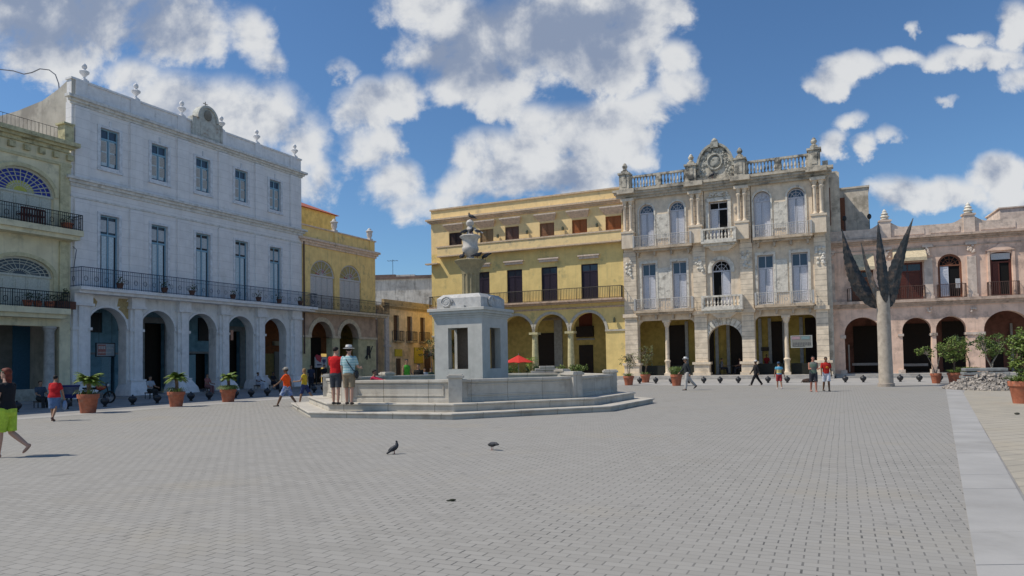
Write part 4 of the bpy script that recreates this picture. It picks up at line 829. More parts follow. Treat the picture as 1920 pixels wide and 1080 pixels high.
m=MB(); m.box(28.35,28.95,1.05,1.19,0,6.3); m.box(28.2,29.1,.95,1.19,3.3,3.5); part('white_pillar',m,mat('lilac_white_pillar',(.52,.49,.50),.85,ns=2),CB)
m=MB(); m.box(26.6,28.0,1.95,2.0,1.2,3.2); m.box(26.7,28.0,1.84,1.9,4.6,6.3); part('brown_shutter',m,simple('red_brown_shutter',(.14,.07,.045),.7),CB)
m=MB(); m.box(26.7,28.0,1.8,1.85,5.9,6.05); m.box(27.0,27.15,1.8,1.85,4.7,5.9); m.box(27.6,27.75,1.8,1.85,4.7,5.9); part('window_bar',m,whp,CB)
m=MB(); m.box(25.5,27.9,5,9,6.8,12.6); m.box(25.4,28.2,2.3,9.2,6.8,6.95); part('roof_room',m,mat('grey_roof_room',(.44,.43,.40),.9,(.2,.2,.18),.4,ns=1),CB)
DB=thing('weathered_block','stained grey and white block with flat roof and antennas rising behind the alley','building',(-21.5,92,0),R(-6))
m=MB(); m.box(0,17,0,8,0,12.6); m.box(5,9,.5,6,12.6,13.2); m.box(12,14,-.5,5,8,12.2); part('wall',m,mat('weathered_white_wall',(.70,.67,.61),.9,(.22,.2,.17),.4,ns=.35,streak=.6),DB)
m=MB(); m.box(-.2,17.2,-.2,8,12.6,12.9); m.box(3,6.5,.3,6,12.9,13.25); m.box(9,12,1,6,12.9,13.15); part('roof_edge',m,mat('brown_grey_roof',(.24,.17,.14),.9,(.12,.1,.09),.4,ns=1),DB)
for x,z in ((6.0,2.4),):
    m=MB(); m.tube([(x,1,12.8),(x,1,12.9+z)],.03,5); m.tube([(x-.7,1,12.9+z*.93),(x+.7,1,12.9+z*.93)],.02,4)
    for k in range(4): m.tube([(x-.6+k*.4,.6,12.9+z*.93),(x-.6+k*.4,1.4,12.9+z*.93)],.025,4)
    part('antenna',m,iron,DB)
#__PART3__
# ================================================================ FOUNTAIN
fm=mat('fountain_marble',(.50,.465,.405),.7,(.33,.29,.24),.34,ns=.9,streak=.35,mottle=.07,bump=.1,vj=1.35); fg=mat('grey_fountain_marble',(.49,.475,.44),.7,(.38,.37,.34),.25,ns=1.2,streak=.3,mottle=.06); fy=mat('mossy_column_stone',(.30,.25,.15),.8,(.22,.2,.12),.3,ns=3,streak=.4)
FN=thing('fountain','octagonal white marble fountain with square tower, fluted column and urn in the plaza','fountain',(-1.85,28.2,0))
OV=[(.01,-6.9),(5.09,-4.63),(7.33,-.45),(5.3,5.2),(0,7.1),(-5.0,5.3),(-7.2,.9),(-4.8,-5.0)]
def octo(Rr): return [(x*Rr/6.93,y*Rr/6.93) for x,y in OV]
def annulus(mb,Ro,Ri,z0,z1):
    a=octo(Ro);b=octo(Ri)
    for k in range(8):
        l=(k+1)%8
        mb.add([(*a[k],z0),(*a[l],z0),(*a[l],z1),(*a[k],z1),(*b[k],z0),(*b[l],z0),(*b[l],z1),(*b[k],z1)],[(0,1,2,3),(3,2,6,7),(5,4,7,6)])
m=MB(); m.slab(octo(6.90),.0,.135); m.slab(octo(6.96),.135,.19); part('lower_step',m,fm,FN,bevel=.015)
m=MB(); m.slab(octo(6.22),.19,.385); m.slab(octo(6.28),.385,.44); part('upper_step',m,fm,FN,bevel=.015)
for k in range(8):
    a=octo(5.36);p=Vector(a[k]);q=Vector(a[(k+1)%8]); mid=(p+q)/2; L=(q-p).length; ang=math.atan2(q.y-p.y,q.x-p.x)
    m=MB(); m.xf=Matrix.Translation((mid.x,mid.y,0))@Matrix.Rotation(ang,4,'Z')
    m.box(-L/2+.1,L/2-.1,-.13,.15,.44,1.08); m.box(-L/2+.1,L/2-.1,-.2,.2,1.08,1.17); m.box(-L/2+.1,L/2-.1,-.17,.16,.44,.56)
    for z0,z1,x0,x1 in ((.98,1.02,-L/2+.35,L/2-.35),(.64,.68,-L/2+.35,L/2-.35),(.68,.98,-L/2+.35,-L/2+.39),(.68,.98,L/2-.39,L/2-.35)): m.box(x0,x1,-.155,-.13,z0,z1)
    part('basin_wall',m,fm,FN,bevel=.01)
    m=MB(); m.xf=Matrix.Translation((p.x,p.y,0))@Matrix.Rotation(ang-R(22.5),4,'Z'); m.box(-.22,.22,-.24,.24,.44,1.22); m.box(-.27,.27,-.29,.29,1.22,1.3); m.box(-.22,.22,-.24,.24,1.3,1.34)
    part('basin_post',m,fm,FN,bevel=.01)
m=MB(); m.slab(octo(5.3),.44,.62); part('basin_floor',m,mat('wet_basin',(.3,.33,.33),.3,ns=1),FN)
m=MB(); m.slab(octo(5.2),.625,.70); part('basin_water',m,mat('basin_water',(.12,.17,.17),.06,spec=.6,mottle=.1),FN)
TX=Matrix.Translation((.25,-.1,0))@Matrix.Rotation(R(-26.5),4,'Z')
h=1.06; 
m=MB(); m.xf=TX
for k in range(4):
    m.xf=TX@Matrix.Rotation(PI/2*k,4,'Z'); wall(m,-h,h-.26,.7,3.5,-h,.26,[(0,.88,1.46,3.04,0)])
part('tower',m,fg,FN)
m=MB(); m.xf=TX
for z0,z1,p in ((3.42,3.5,.03),(3.5,3.58,.07),(3.58,3.68,.14),(3.68,3.80,.2)): m.box(-h-p,h+p,-h-p,h+p,z0,z1)
part('tower_cornice',m,fg,FN,bevel=.012)
m=MB(); m.xf=TX; m.box(-h-.06,h+.06,-h-.06,h+.06,.7,.84); part('tower_plinth',m,fg,FN,bevel=.012)
m=MB(); m.xf=TX; m.add([(-.98,-.98,3.8),(.98,-.98,3.8),(.98,.98,3.8),(-.98,.98,3.8),(-.98,-.98,4.2),(.98,-.98,4.2),(.98,.98,4.2),(-.98,.98,4.2),(-.8,-.8,4.36),(.8,-.8,4.36),(.8,.8,4.36),(-.8,.8,4.36)],[(0,1,5,4),(1,2,6,5),(2,3,7,6),(3,0,4,7),(4,5,9,8),(5,6,10,9),(6,7,11,10),(7,4,8,11),(8,9,10,11)]); m.box(-.3,.3,-1.1,-.98,3.8,3.9)
part('tower_attic',m,mat('attic_stone',(.50,.49,.47),.8,(.36,.34,.32),.3,ns=2),FN)
for k in range(4):
    m=MB(); m.xf=TX@Matrix.Rotation(PI/2*k,4,'Z')@Matrix.Translation((-.52 if k==0 else -.2,0,0))
    for q in range(26): a=q*PI/6.5; r=.27*(1-q/32); 
    m.tube([(.27*(1-q/34)*math.cos(q*PI/6),-1.03,4.05+.22*(1-q/34)*math.sin(q*PI/6)) for q in range(26)],.035,6)
    m.ell((0,-1.0,4.05),(.24,.06,.21),12,6)
    part('scroll',m,MATS['attic_stone'],FN,smooth=True)
m=MB(); m.xf=TX; n=48; vs=[];fs=[]
for z in (4.36,5.2):
    for i in range(n): a=2*PI*i/n; r=.345 if i%4 in(0,1) else .30; vs.append((r*math.cos(a),r*math.sin(a),z))
m.add(vs,[(i,(i+1)%n,(i+1)%n+n,i+n) for i in range(n)]); part('fluted_column',m,fy,FN)
m=MB(); m.xf=TX; m.lathe(0,0,[(.31,5.18),(.345,5.2),(.36,5.3),(.42,5.45),(.52,5.6),(.62,5.69),(.64,5.73),(.60,5.76),(.3,5.74)],32); part('dish',m,fy,FN,smooth=True)
m=MB(); m.xf=TX; m.lathe(0,0,[(.2,5.75),(.19,5.83),(.14,5.88),(.17,5.95),(.28,6.06),(.335,6.18),(.33,6.27),(.29,6.34),(.30,6.5),(.33,6.62),(.41,6.68),(.42,6.72),(.36,6.76),(.2,6.78),(.13,6.84),(.11,6.92),(.16,6.98),(.12,7.06),(.09,7.12),(.15,7.2),(.16,7.28),(.1,7.36),(.03,7.4)],28); part('urn',m,mat('urn_marble',(.54,.50,.45),.75,(.26,.24,.21),.3,ns=3,streak=.3),FN,smooth=True)
m=MB(); m.xf=TX; m.box(-.42,.5,-.42,.5,.7,3.4); part('inner_pillar',m,simple('brown_marble',(.15,.11,.08),.6),FN)
# ================================================================ PALM SCULPTURE
PS=thing('palm_sculpture','tall tapered stone trunk crowned with dark riveted metal leaves standing on the pavement','sculpture',(20.25,38.6,0))
m=MB(); m.lathe(0,0,[(.40,0),(.37,.03),(.36,.8),(.345,2.0),(.34,3.2),(.33,4.6),(.30,5.2)],20); part('trunk',m,mat('concrete_trunk',(.44,.38,.31),.85,(.31,.26,.21),.3,ns=1.4,streak=.3,bump=.15),PS,smooth=True)
m=MB(); m.lathe(0,0,[(.42,0),(.42,.18),(.37,.2)],20); part('trunk_base',m,mat('base_ring',(.35,.30,.25),.85,ns=2),PS,smooth=True)
lm=mat('weathered_dark_metal',(.040,.044,.046),.5,(.17,.12,.09),.35,ns=2.6,metal=.15,streak=.4,mottle=.3,bump=.2)
def leaf(tip,base,wid,bow,fold=.16,side=Vector((1,0,0))):
    tip=Vector(tip);base=Vector(base);n=30; P=[]
    for i in range(n+1):
        t=i/n; c=base.lerp(tip,t)+Vector(bow)*math.sin(PI*t)
        w=wid*(math.sin(PI*min(1,t*1.25)**.75)*.85+.1 if t<.55 else (1-t)/.45*.75**.5)*.5
        w=wid*.5*max(.03,(math.sin(PI*t**.72))**.8*(1-.45*t))
        P.append((c,w))
    mb=MB(); vs=[]
    nrm=Vector((0,1,0)) if abs(side.x)>.5 else Vector((1,0,0))
    jr=random.Random(int(tip.x*100)); P=[(c,w*(1+(.09 if i_%2 else -.07)*jr.uniform(.3,1)),w*(1+(.09 if i_%2 else -.07)*jr.uniform(.3,1))) for i_,(c,w) in enumerate(P)]
    for c,w,v in P: vs+= [c-side*w+nrm*fold*w*2, c-nrm*.02, c+side*v+nrm*fold*v*2]
    for c,w,v in P: vs+= [c-side*w+nrm*(fold*w*2+.02), c+nrm*.03, c+side*v+nrm*(fold*v*2+.02)]
    k=3*(n+1); fs=[]
    for i in range(n):
        a=3*i; fs+=[(a,a+1,a+4,a+3),(a+1,a+2,a+5,a+4),(k+a+3,k+a+4,k+a+1,k+a),(k+a+4,k+a+5,k+a+2,k+a+1),(a,a+3,k+a+3,k+a),(a+2,k+a+2,k+a+5,a+5)]
    mb.add(vs,fs); return mb
for tip,base,w,bow,sd in (((-2.05,.1,8.65),(-.42,-.05,4.25),1.05,(-.22,0,-.25),(1,0,.2)),((-.3,-.35,8.95),(-.02,-.36,4.55),.72,(-.05,-.1,0),(1,0,0)),((1.88,.1,9.2),(.3,-.05,4.3),1.0,(-.25,0,-.35),(1,0,-.25)),((-.15,1.9,8.2),(-.02,.35,4.4),.8,(0,.3,0),(0,1,0))):
    s_=Vector(sd).normalized(); mb=leaf(tip,base,w,bow,side=s_); part('metal_leaf',mb,lm,PS,smooth=True,ang=25)
# ================================================================ POTS, PLANTS, TREES
terra=mat('terracotta',(.40,.135,.075),.85,(.30,.17,.12),.25,ns=4,mottle=.12,bump=.1)
soil=simple('dark_soil',(.06,.045,.03),.95)
def green(name,c,c2): return mat(name,c,.55,c2,.5,ns=3,mottle=.3,spec=.35)
g1=green('bright_frond',(.13,.21,.03),(.22,.27,.05)); g2=green('mid_foliage',(.09,.15,.035),(.17,.22,.05)); g3=green('dark_foliage',(.035,.065,.025),(.08,.12,.04)); g4=green('yellow_green_foliage',(.17,.23,.045),(.09,.14,.03)); g5=green('olive_leaf',(.14,.16,.06),(.24,.24,.1))
bark=mat('pale_bark',(.30,.26,.21),.9,ns=5,mottle=.25); bark2=mat('brown_bark',(.16,.11,.075),.9,ns=5,mottle=.25)
def pot(root,h,r):
    m=MB(); k=h/.7; m.lathe(0,0,[(r*.68,0),(r*.70,.03*k),(r*.9,h-.16*k),(r*.91,h-.155*k),(r,h-.15*k),(r*1.02,h-.02*k),(r*1.0,h),(r*.88,h),(r*.86,h-.06*k)],24)
    p=m.build('pot',terra,root,smooth=True,ang=50)
    m=MB(); m.lathe(0,0,[(r*.87,h-.09),(r*.87,h-.07)],18); m.build('soil',soil,p)
def blades(mb,n,r,z,h,spread,rr,w=.03,droop=.5):
    for i in range(n):
        a=rr.uniform(0,2*PI); q=rr.uniform(0,r); L=1.9*h*rr.uniform(.6,1.15); s=spread*rr.uniform(.3,1.1); x0,y0=q*math.cos(a),q*math.sin(a); b=a+rr.uniform(-.5,.5)
        P=[Vector((x0+math.cos(b)*s*t,y0+math.sin(b)*s*t,z+L*(t-droop*t*t)*1.3)) for t in (0,.35,.7,1)]
        sd=Vector((-math.sin(b),math.cos(b),0))*w/2
        mb.strip([p-sd*(1-.25*i_) for i_,p in enumerate(P)],[p+sd*(1-.25*i_) for i_,p in enumerate(P)])
def frond(mb,a,el,L,z,rr,lw=.26,c=(0,0)):
    n=13; P=[]
    for i in range(n+1):
        t=i/n; ang=el-t*1.5*rr.uniform(.95,1.05)
        if i==0: p=Vector((c[0],c[1],z))
        else: p=P[-1]+Vector((math.cos(a)*math.cos(ang),math.sin(a)*math.cos(ang),math.sin(ang)))*L/n
        P.append(p)
    mb.tube(P,[.012*(1-i/n*.7) for i in range(n+1)],4)
    sd=Vector((-math.sin(a),math.cos(a),0))
    for i in range(1,n+1):
        for s in(-1,1):
            for j in (0,.5):
                p=P[i-1].lerp(P[i],j); t=i/n; l=lw*math.sin(PI*min(1,.15+t*.85))+.04; d=(P[i]-P[i-1]).normalized()
                q=p+sd*s*l+d*l*.5-Vector((0,0,.25*l)); w=d*.018
                mb.add([p-w,p+w,q+w*.3],[(0,1,2)])
def foliage(mb,clumps,n,size,rr):
    for (c,r) in clumps:
        for i in range(n):
            v=Vector((rr.gauss(0,1),rr.gauss(0,1),rr.gauss(0,1))).normalized()*(rr.random()**.4)
            p=Vector(c)+Vector((v.x*r[0],v.y*r[1],v.z*r[2])); s=size*rr.uniform(.6,1.3)
            a=Vector((rr.uniform(-1,1),rr.uniform(-1,1),rr.uniform(-.6,.8))).normalized(); b=a.cross(Vector((rr.uniform(-1,1),rr.uniform(-1,1),rr.uniform(-1,1)))).normalized()
            mb.add([p,p+a*s*.5+b*s*.28,p+a*s,p+a*s*.5-b*s*.28],[(0,1,2,3)])
def palm_pot(label,x,y,ph,pr,fz,L,nf,seed,skirt=0,group=None,lw=.26,mat_=None):
    rr=random.Random(seed); t=thing('potted_palm',label,'potted plant',(x,y,0),group=group); pot(t,ph,pr)
    m=MB(); m.tube([(0,0,ph-.1),(.02,.01,(ph+fz)/2),(0,0,fz)],[.085,.07,.08],8); m.build('trunk',bark2,t,smooth=True)
    m=MB()
    for i in range(nf): frond(m,2*PI*i/nf*2.4+rr.uniform(-.2,.2),rr.uniform(.35,1.5),L*rr.uniform(.75,1.15),fz,rr,lw*.6)
    m.build('fronds',mat_ or g1,t)
    if skirt:
        m=MB(); blades(m,skirt,pr*.8,ph-.08,.38,.42,rr,.035,.9); m.build('grass_skirt',g2,t)
    return t
gp='potted palms along the shaded edge'
palm_pot('terracotta pot with a spiky palm near the striped blue bin, leftmost of the potted palms',-16.48,27.6,.74,.38,1.2,.64,60,1,skirt=40,group=gp)
palm_pot('terracotta pot with a bright arching palm in front of the middle white arches',-14.65,30.95,.66,.36,1.2,.56,36,2,skirt=60,group=gp)
palm_pot('terracotta pot overflowing with dark grass under a small bright palm',-13.73,34.3,.62,.38,1.15,.5,36,3,skirt=420,group=gp)
def shrub_pot(label,x,y,ph,pr,stems,clumps,n,size,fmat,seed,skirt=0,bm=None,cat='potted plant',grp=None,skirtm=None,name='potted_shrub',nopot=False,sk_h=.3,sk_s=.4):
    rr=random.Random(seed); t=thing(name,label,cat,(x,y,0),group=grp)
    if not nopot: pot(t,ph,pr)
    m=MB()
    for st_ in stems: m.tube(st_[0],st_[1],6)
    for (c,r) in clumps:
        b=min(stems,key=lambda s:(Vector(s[0][-1])-Vector(c)).length)[0][-1]
        m.tube([b,Vector(b).lerp(Vector(c),.6)+Vector((0,0,.05)),c],[.018,.012,.006],4)
    m.build('stem' if not nopot else 'trunk',bm or bark2,t,smooth=True)
    m=MB(); foliage(m,clumps,n,size,rr); m.build('leaves' if not nopot else 'crown',fmat,t)
    if skirt: m=MB(); blades(m,skirt,pr*.85,ph-.08,sk_h,sk_s,rr,.03,.75); m.build('grass_skirt',skirtm or g4,t)
    return t
def rndclumps(seed,n,c,R3,r0,r1):
    rr=random.Random(seed); out=[]
    for i in range(n):
        v=Vector((rr.gauss(0,1),rr.gauss(0,1),rr.gauss(0,1))).normalized()*rr.random()**.45
        r=rr.uniform(r0,r1); out.append(((c[0]+v.x*R3[0],c[1]+v.y*R3[1],c[2]+v.z*R3[2]),(r,r,r*.8)))
    return out
shrub_pot('slender leafy shrub in terracotta pot just right of the basin, before the limestone pier',7.69,47.2,.62,.36,[([(0,0,.5),(-.05,0,1.2),(-.15,.05,1.9)],[.03,.02,.012]),([(.03,0,.5),(.12,.05,1.3),(.2,0,2.0)],[.03,.02,.01])],rndclumps(5,26,(0,0,1.65),(.55,.4,.75),.08,.2),22,.085,g5,5,skirt=90,skirtm=g4)
shrub_pot('taller sparse shrub in terracotta pot nearest the ornate palace steps',9.7,52.0,.6,.37,[([(0,0,.5),(.05,0,1.4),(.1,.05,2.3)],[.03,.022,.012]),([(0,0,.5),(.2,.1,1.5),(.5,0,2.1)],[.03,.02,.01])],rndclumps(6,34,(.15,0,1.9),(.8,.5,.95),.08,.22),24,.09,g5,6,skirt=60,skirtm=g4)
shrub_pot('terracotta pot of bushy green grass beside the man in the white hat',10.33,44.9,.72,.37,[([(0,0,.6),(0,0,.9)],[.02,.01])],rndclumps(7,8,(0,0,1.0),(.3,.3,.25),.1,.2),40,.1,g2,7,skirt=420,skirtm=g2,sk_h=.62,sk_s=.4)
shrub_pot('small dark terracotta pot with pale forked shrub, behind the leafier pot',24.75,41.6,.6,.3,[([(0,0,.5),(.15,0,1.1),(.35,.1,1.7)],[.035,.025,.012]),([(0,0,.5),(-.2,0,1.1),(-.5,0,1.7)],[.035,.022,.012])],rndclumps(8,16,(-.7,0,1.85),(.75,.4,.45),.1,.2),30,.1,g4,8,bm=bark)
shrub_pot('terracotta pot with broad feathery yellow green tree between pink arches',25.15,40.5,.64,.37,[([(0,0,.55),(.02,0,1.2),(-.1,0,1.7)],[.045,.035,.02]),([(.02,0,1.1),(.3,.1,1.7)],[.03,.015]),([(0,0,1.1),(-.35,0,1.8)],[.03,.015])],rndclumps(9,60,(-.05,0,1.95),(.95,.7,.75),.14,.28),42,.1,g4,9,skirt=160)
shrub_pot('terracotta pot with crooked thin dark leaved tree and wide grass skirt by the rubble',28.45,44.3,.6,.42,[([(0,0,.5),(.05,0,1.1),(-.15,0,1.7),(-.45,0,2.2)],[.035,.03,.022,.012])],rndclumps(10,30,(-.55,0,2.3),(.85,.5,.6),.1,.2),26,.12,g3,10,skirt=420,sk_h=.4,sk_s=.75)
shrub_pot('pale forked tree with round green crown growing behind the rubble pile',27.3,40.5,0,.1,[([(0,0,0),(-.02,0,.8),(.05,0,1.2),(.4,0,1.7)],[.07,.06,.045,.02]),([(0,0,.9),(-.25,0,1.4),(-.4,0,1.8)],[.045,.03,.015])],rndclumps(11,55,(-.05,0,2.15),(.85,.7,.7),.14,.28),40,.1,g2,11,bm=bark,cat='tree',name='small_tree',nopot=True)
shrub_pot('dark leafy tree at the right edge behind the tall potted shrub',29.6,40.3,0,.1,[([(0,0,0),(0,0,1.0),(.1,0,1.8)],[.08,.06,.03])],rndclumps(12,60,(0,0,2.35),(1.0,.8,.8),.16,.3),44,.11,g3,12,bm=bark2,cat='tree',name='small_tree',nopot=True)
shrub_pot('large terracotta pot with dense tall shrub, cut by the right edge of the photo',17.2,24.05,.76,.4,[([(0,0,.6),(0,0,1.4),(.05,0,2.1)],[.05,.04,.02])],rndclumps(13,60,(.1,0,1.7),(.42,.42,.95),.12,.22),42,.1,g4,13,skirt=160,skirtm=g2)
# planters with hedge along the yellow house
for i,u in enumerate((-20.3,-18.1,-15.9,-13.7)):
    rr=random.Random(40+i); x,y=W3(FR,u,-1.5)
    t=thing('planter_box',('low planter box of leafy bushes before the arch nearest the red umbrella','low planter box of leafy bushes at the second arch from the umbrella','low planter box of leafy bushes below the dark shop door','low planter box of leafy bushes beside the broad yellow pier')[i],'planter',(x,y,0),FRR,'planters before the yellow arches')
    m=MB(); m.box(-.9,.9,-.25,.25,.0,.5); m.box(-.95,.95,-.3,.3,.44,.52); m.build('box',mat('planter_stone',(.35,.33,.3),.85,ns=3),t)
    m=MB(); foliage(m,[((rr.uniform(-.85,.85),rr.uniform(-.2,.2),rr.uniform(.6,1.15)),(.25,.22,.28)) for k in range(14)],45,.16,rr); m.build('leaves',(g2,g3,g4,g2)[i],t)
x,y=W3(FR,-18.9,-.9); rr=random.Random(77)
t=thing('potted_palm','feathery potted palm leaning from behind the red umbrella','potted plant',(x,y,0)); pot(t,.6,.33)
m=MB(); m.tube([(0,0,.5),(0,0,1.5)],.07,8); m.build('trunk',bark2,t)
m=MB(); [frond(m,rr.uniform(0,2*PI),rr.uniform(.3,1.3),1.3,1.5,rr,.3) for i in range(18)]; m.build('fronds',g1,t)
for i,(px,h_) in enumerate(((31.0,3.4),(35.0,3.8))):
    x,y=W3(FL,px,-2.3); t=shrub_pot(('thin street tree with wispy crown before the peach house','second thin street tree further down the alley')[i],x,y,0,.1,[([(0,0,0),(.05,0,1.6),(0,0,h_-1)],[.06,.05,.025])],rndclumps(60+i,34,(0,0,h_-.4),(1.2,1.0,1.0),.15,.35),26,.16,g5,60+i,bm=bark,cat='tree',name='street_tree',nopot=True)
# pots on the balconies
wp=[(-.3,0),(2.6,0),(4.6,1),(7.9,1),(10.2,0),(12.2,1),(14.4,0)]
nmw=['above the leftmost white arch','between the first and second white arches','above the gap after the second arch','right of the middle french window','above the fourth arch','left of the last french window','near the drain pipe']
for i,(u,k) in enumerate(wp):
    rr=random.Random(200+i); x,y=W3(FL,u,-1.08)
    t=thing('balcony_pot','small dark plant pot on the long white balcony '+nmw[i],'plant pot',(x,y,6.2),FLR,'plant pots on the long white balcony')
    m=MB(); m.lathe(0,0,[(.13,.05),(.2,.3),(.22,.32),(.2,.33)],10); m.build('pot',simple('dark_clay',(.10,.055,.045),.8),t,smooth=True)
    m=MB(); foliage(m,[((0,0,.5),(.3,.2,.28))],40,.12,rr); m.build('leaves',g3,t)
for i,(u,z,w) in enumerate(((-3.0,9.2,.3),(-3.9,4.92,.25),(-5.0,4.92,.22),(-4.5,4.92,.2))):
    rr=random.Random(230+i); x,y=W3(FL,u,-.55)
    t=thing('balcony_pot','red clay plant pot on the green house '+('upper balcony corner','lower balcony nearest its corner','lower balcony far left end','lower balcony between two others')[i],'plant pot',(x,y,z),FLR,'plant pots on the green house')
    m=MB(); m.lathe(0,0,[(w*.7,.0),(w,.3),(w*1.1,.34),(w,.35)],12); m.build('pot',terra,t,smooth=True)
    m=MB(); foliage(m,[((0,0,.5),(w*1.2,.2,.25))],50,.12,rr); m.build('leaves',g3,t)
x,y=W3(FL,-3.05,-.55); t=thing('trough_planter','long brown wooden trough of plants on the green house lower balcony','planter',(x,y,4.92),FLR)
m=MB(); m.box(-.55,.45,-.18,.18,0,.42); m.build('trough',simple('brown_trough',(.12,.055,.04),.8),t); m=MB(); foliage(m,[((-.2,0,.6),(.4,.2,.25)),((0,0,.85),(.15,.15,.3))],60,.12,random.Random(3)); m.build('leaves',g3,t)
x,y=W3(FL,-4.9,-.6); t=thing('slatted_bench','small dark red slatted bench on the green house upper balcony','bench',(x,y,9.2),FLR)
m=MB(); m.box(-.6,.6,-.2,.2,.4,.45); [m.box(-.6+k*.13,-.54+k*.13,-.2,-.16,.0,.75) for k in range(10)]; m.box(-.6,.6,-.2,-.16,.7,.78); m.build('slatted_front',simple('dark_red_wood',(.10,.03,.025),.7),t)
# rubble
rr=random.Random(8); m=MB()
for i in range(1500):
    a=rr.uniform(0,2*PI); q=rr.random()**.5; x=q*1.95*math.cos(a); y=q*2.3*math.sin(a); H=.62*max(0,1-q**1.6)*(1+.25*math.sin(3*a))
    z=rr.uniform(.0,1)*H; z=H*(.55+.5*rr.random()) if rr.random()<.8 else z; s=rr.uniform(.035,.125)
    rot=Matrix.Rotation(rr.uniform(0,6),3,Vector((rr.uniform(-1,1),rr.uniform(-1,1),rr.uniform(-1,1))).normalized())
    v=[Vector((sx*s*rr.uniform(.6,1.1),sy*s*rr.uniform(.6,1.1)*.8,sz*s*rr.uniform(.5,1)*.6)) for sx in(-1,1) for sy in(-1,1) for sz in(-1,1)]
    v=[rot@p+Vector((x,y,max(z,.03))) for p in v]; m.add(v,[(0,1,3,2),(4,6,7,5),(0,4,5,1),(2,3,7,6),(0,2,6,4),(1,5,7,3)])
o=m.build('rubble_pile',mat('pale_rubble',(.36,.32,.28),.9,(.16,.15,.14),.45,ns=3,mottle=.3,bump=.2)); o.location=(23.05,34.2,0); tag(o,'heap of broken pale paving stones on the beige paving','rubble'); o['kind']='stuff'
t=thing('slab_stack','stack of flat grey stone slabs lying behind the rubble heap','stone slabs',(24.7,37.2,0),R(-18))
for k in range(5):
    m=MB(); m.box(-1.2+.06*k,1.3-.1*k,-.6,.6,.2*k,.2*k+.15); m.build('slab',mat('dark_grey_slab',(.22,.23,.23),.85,(.35,.35,.33),.3,ns=2),t,bevel=.02).rotation_euler.z=R(rr.uniform(-8,8))
# ================================================================ BOLLARDS
bol=None; bm_=mat('black_cast_iron',(.022,.023,.027),.45,spec=.5,ns=8)
LBp=[(-20.23,29.0),(-19.12,30.49),(-18.35,32.0),(-17.75,33.2),(-17.1,34.2),(-16.25,35.9),(-15.75,36.9),(-14.98,38.4),(-14.5,39.4),(-13.95,40.4),(-13.45,41.4),(-12.24,43.8),(-11.87,44.6)]
RB=[(7.22,50.4),(8.9,49.9),(9.95,49.5),(10.92,49.0),(12.03,48.6),(12.97,48.3),(13.96,47.9),(15.06,47.5),(16.83,46.9),(17.94,46.5),(21.27,45.5),(22.27,45.2),(24.4,44.8),(25.44,44.5),(26.6,44.3)]
for i,(x,y) in enumerate(LBp+RB):
    left=i<len(LBp); g_='bollards along the shaded white palace side' if left else 'bollards along the sunny arcade side'; od=['first','second','third','fourth','fifth','sixth','seventh','eighth','ninth','tenth','eleventh','twelfth','thirteenth','fourteenth','fifteenth'][i if left else i-len(LBp)]; lb='black ball bollard, %s from the left end of the %s'%(od,'shaded row before the white palace' if left else 'sunlit row before the right arcades')
    if bol is None:
        bol=thing('bollard',lb,'bollard',(x,y,0),group=g_)
        m=MB(); m.lathe(0,0,[(.09,0),(.09,.03),(.06,.06),(.08,.1),(.15,.17),(.185,.25),(.18,.32),(.13,.38),(.06,.41)],14); a_=m.build('body',bm_,bol,smooth=True)
        m=MB(); m.lathe(0,0,[(.05,.4),(.035,.42),(.05,.45),(.02,.48)],10); b_=m.build('knob',bm_,bol,smooth=True); KIDS[bol.name]=[a_,b_]
    else: copy_tree_src=bol; c=bol.copy(); C.objects.link(c); c.location=(x,y,0); c['label']=lb; c['group']=g_; [ (lambda d:(C.objects.link(d),setattr(d,'parent',c)))(ch.copy()) for ch in KIDS[bol.name]]
# ================================================================ UMBRELLA, TABLES, BIN, SIGNS
ux,uy=.45,52.5
t=thing('parasol','red canvas parasol open over a dark cafe table','parasol',(ux,uy,0)); red=simple('red_canvas',(.55,.035,.025),.8)
m=MB(); n=8; vs=[(0,0,2.18)]; 
for i in range(n): a=2*PI*i/n; vs.append((1.15*math.cos(a),1.15*math.sin(a),1.62)); 
for i in range(n): a=2*PI*(i+.5)/n; vs.append((.98*math.cos(a),.98*math.sin(a),1.66))
fs=[]
for i in range(n): fs+=[(0,1+i,1+n+i),(0,1+n+i,1+(i+1)%n)]
m.add(vs,fs); m.add([(v[0]*.99,v[1]*.99,v[2]-.02) for v in vs],[f[::-1] for f in fs]); m.build('canopy',red,t)
m=MB(); m.tube([(0,0,0),(0,0,2.3)],.025,6); m.build('pole',simple('grey_pole',(.3,.3,.3),.5),t)
def cafe(x,y,label,chairs):
    t=thing('cafe_table',label,'table',(x,y,.0)); m=MB(); m.lathe(0,0,[(.42,.72),(.42,.75)],16); m.build('table_top',simple('dark_table',(.05,.045,.05),.5),t); m=MB(); m.tube([(0,0,.03),(0,0,.72)],.03,6); m.lathe(0,0,[(.25,0),(.25,.03)],12); m.build('leg',iron,t)
    return t
def chair(x,y,rz,label,col,z=0,grp='cafe chairs'):
    t=thing('cafe_chair',label,'chair',(x,y,z),rz,grp); mt=simple('chair_%d'%int(col[0]*1000),col,.6)
    m=MB(); m.box(-.21,.21,-.21,.21,.43,.46); m.build('seat',mt,t); m=MB(); m.box(-.21,.21,.19,.22,.55,.88); m.build('backrest',mt,t)
    for a in(-1,1):
        for b in (-1,1): m=MB(); m.tube([(a*.19,b*.19,0),(a*.19,b*.19,.88 if b>0 else .44)],.015,5); m.build('leg',iron,t)
cafe(.45,52.5+.15,'dark round cafe table under the red parasol',2)
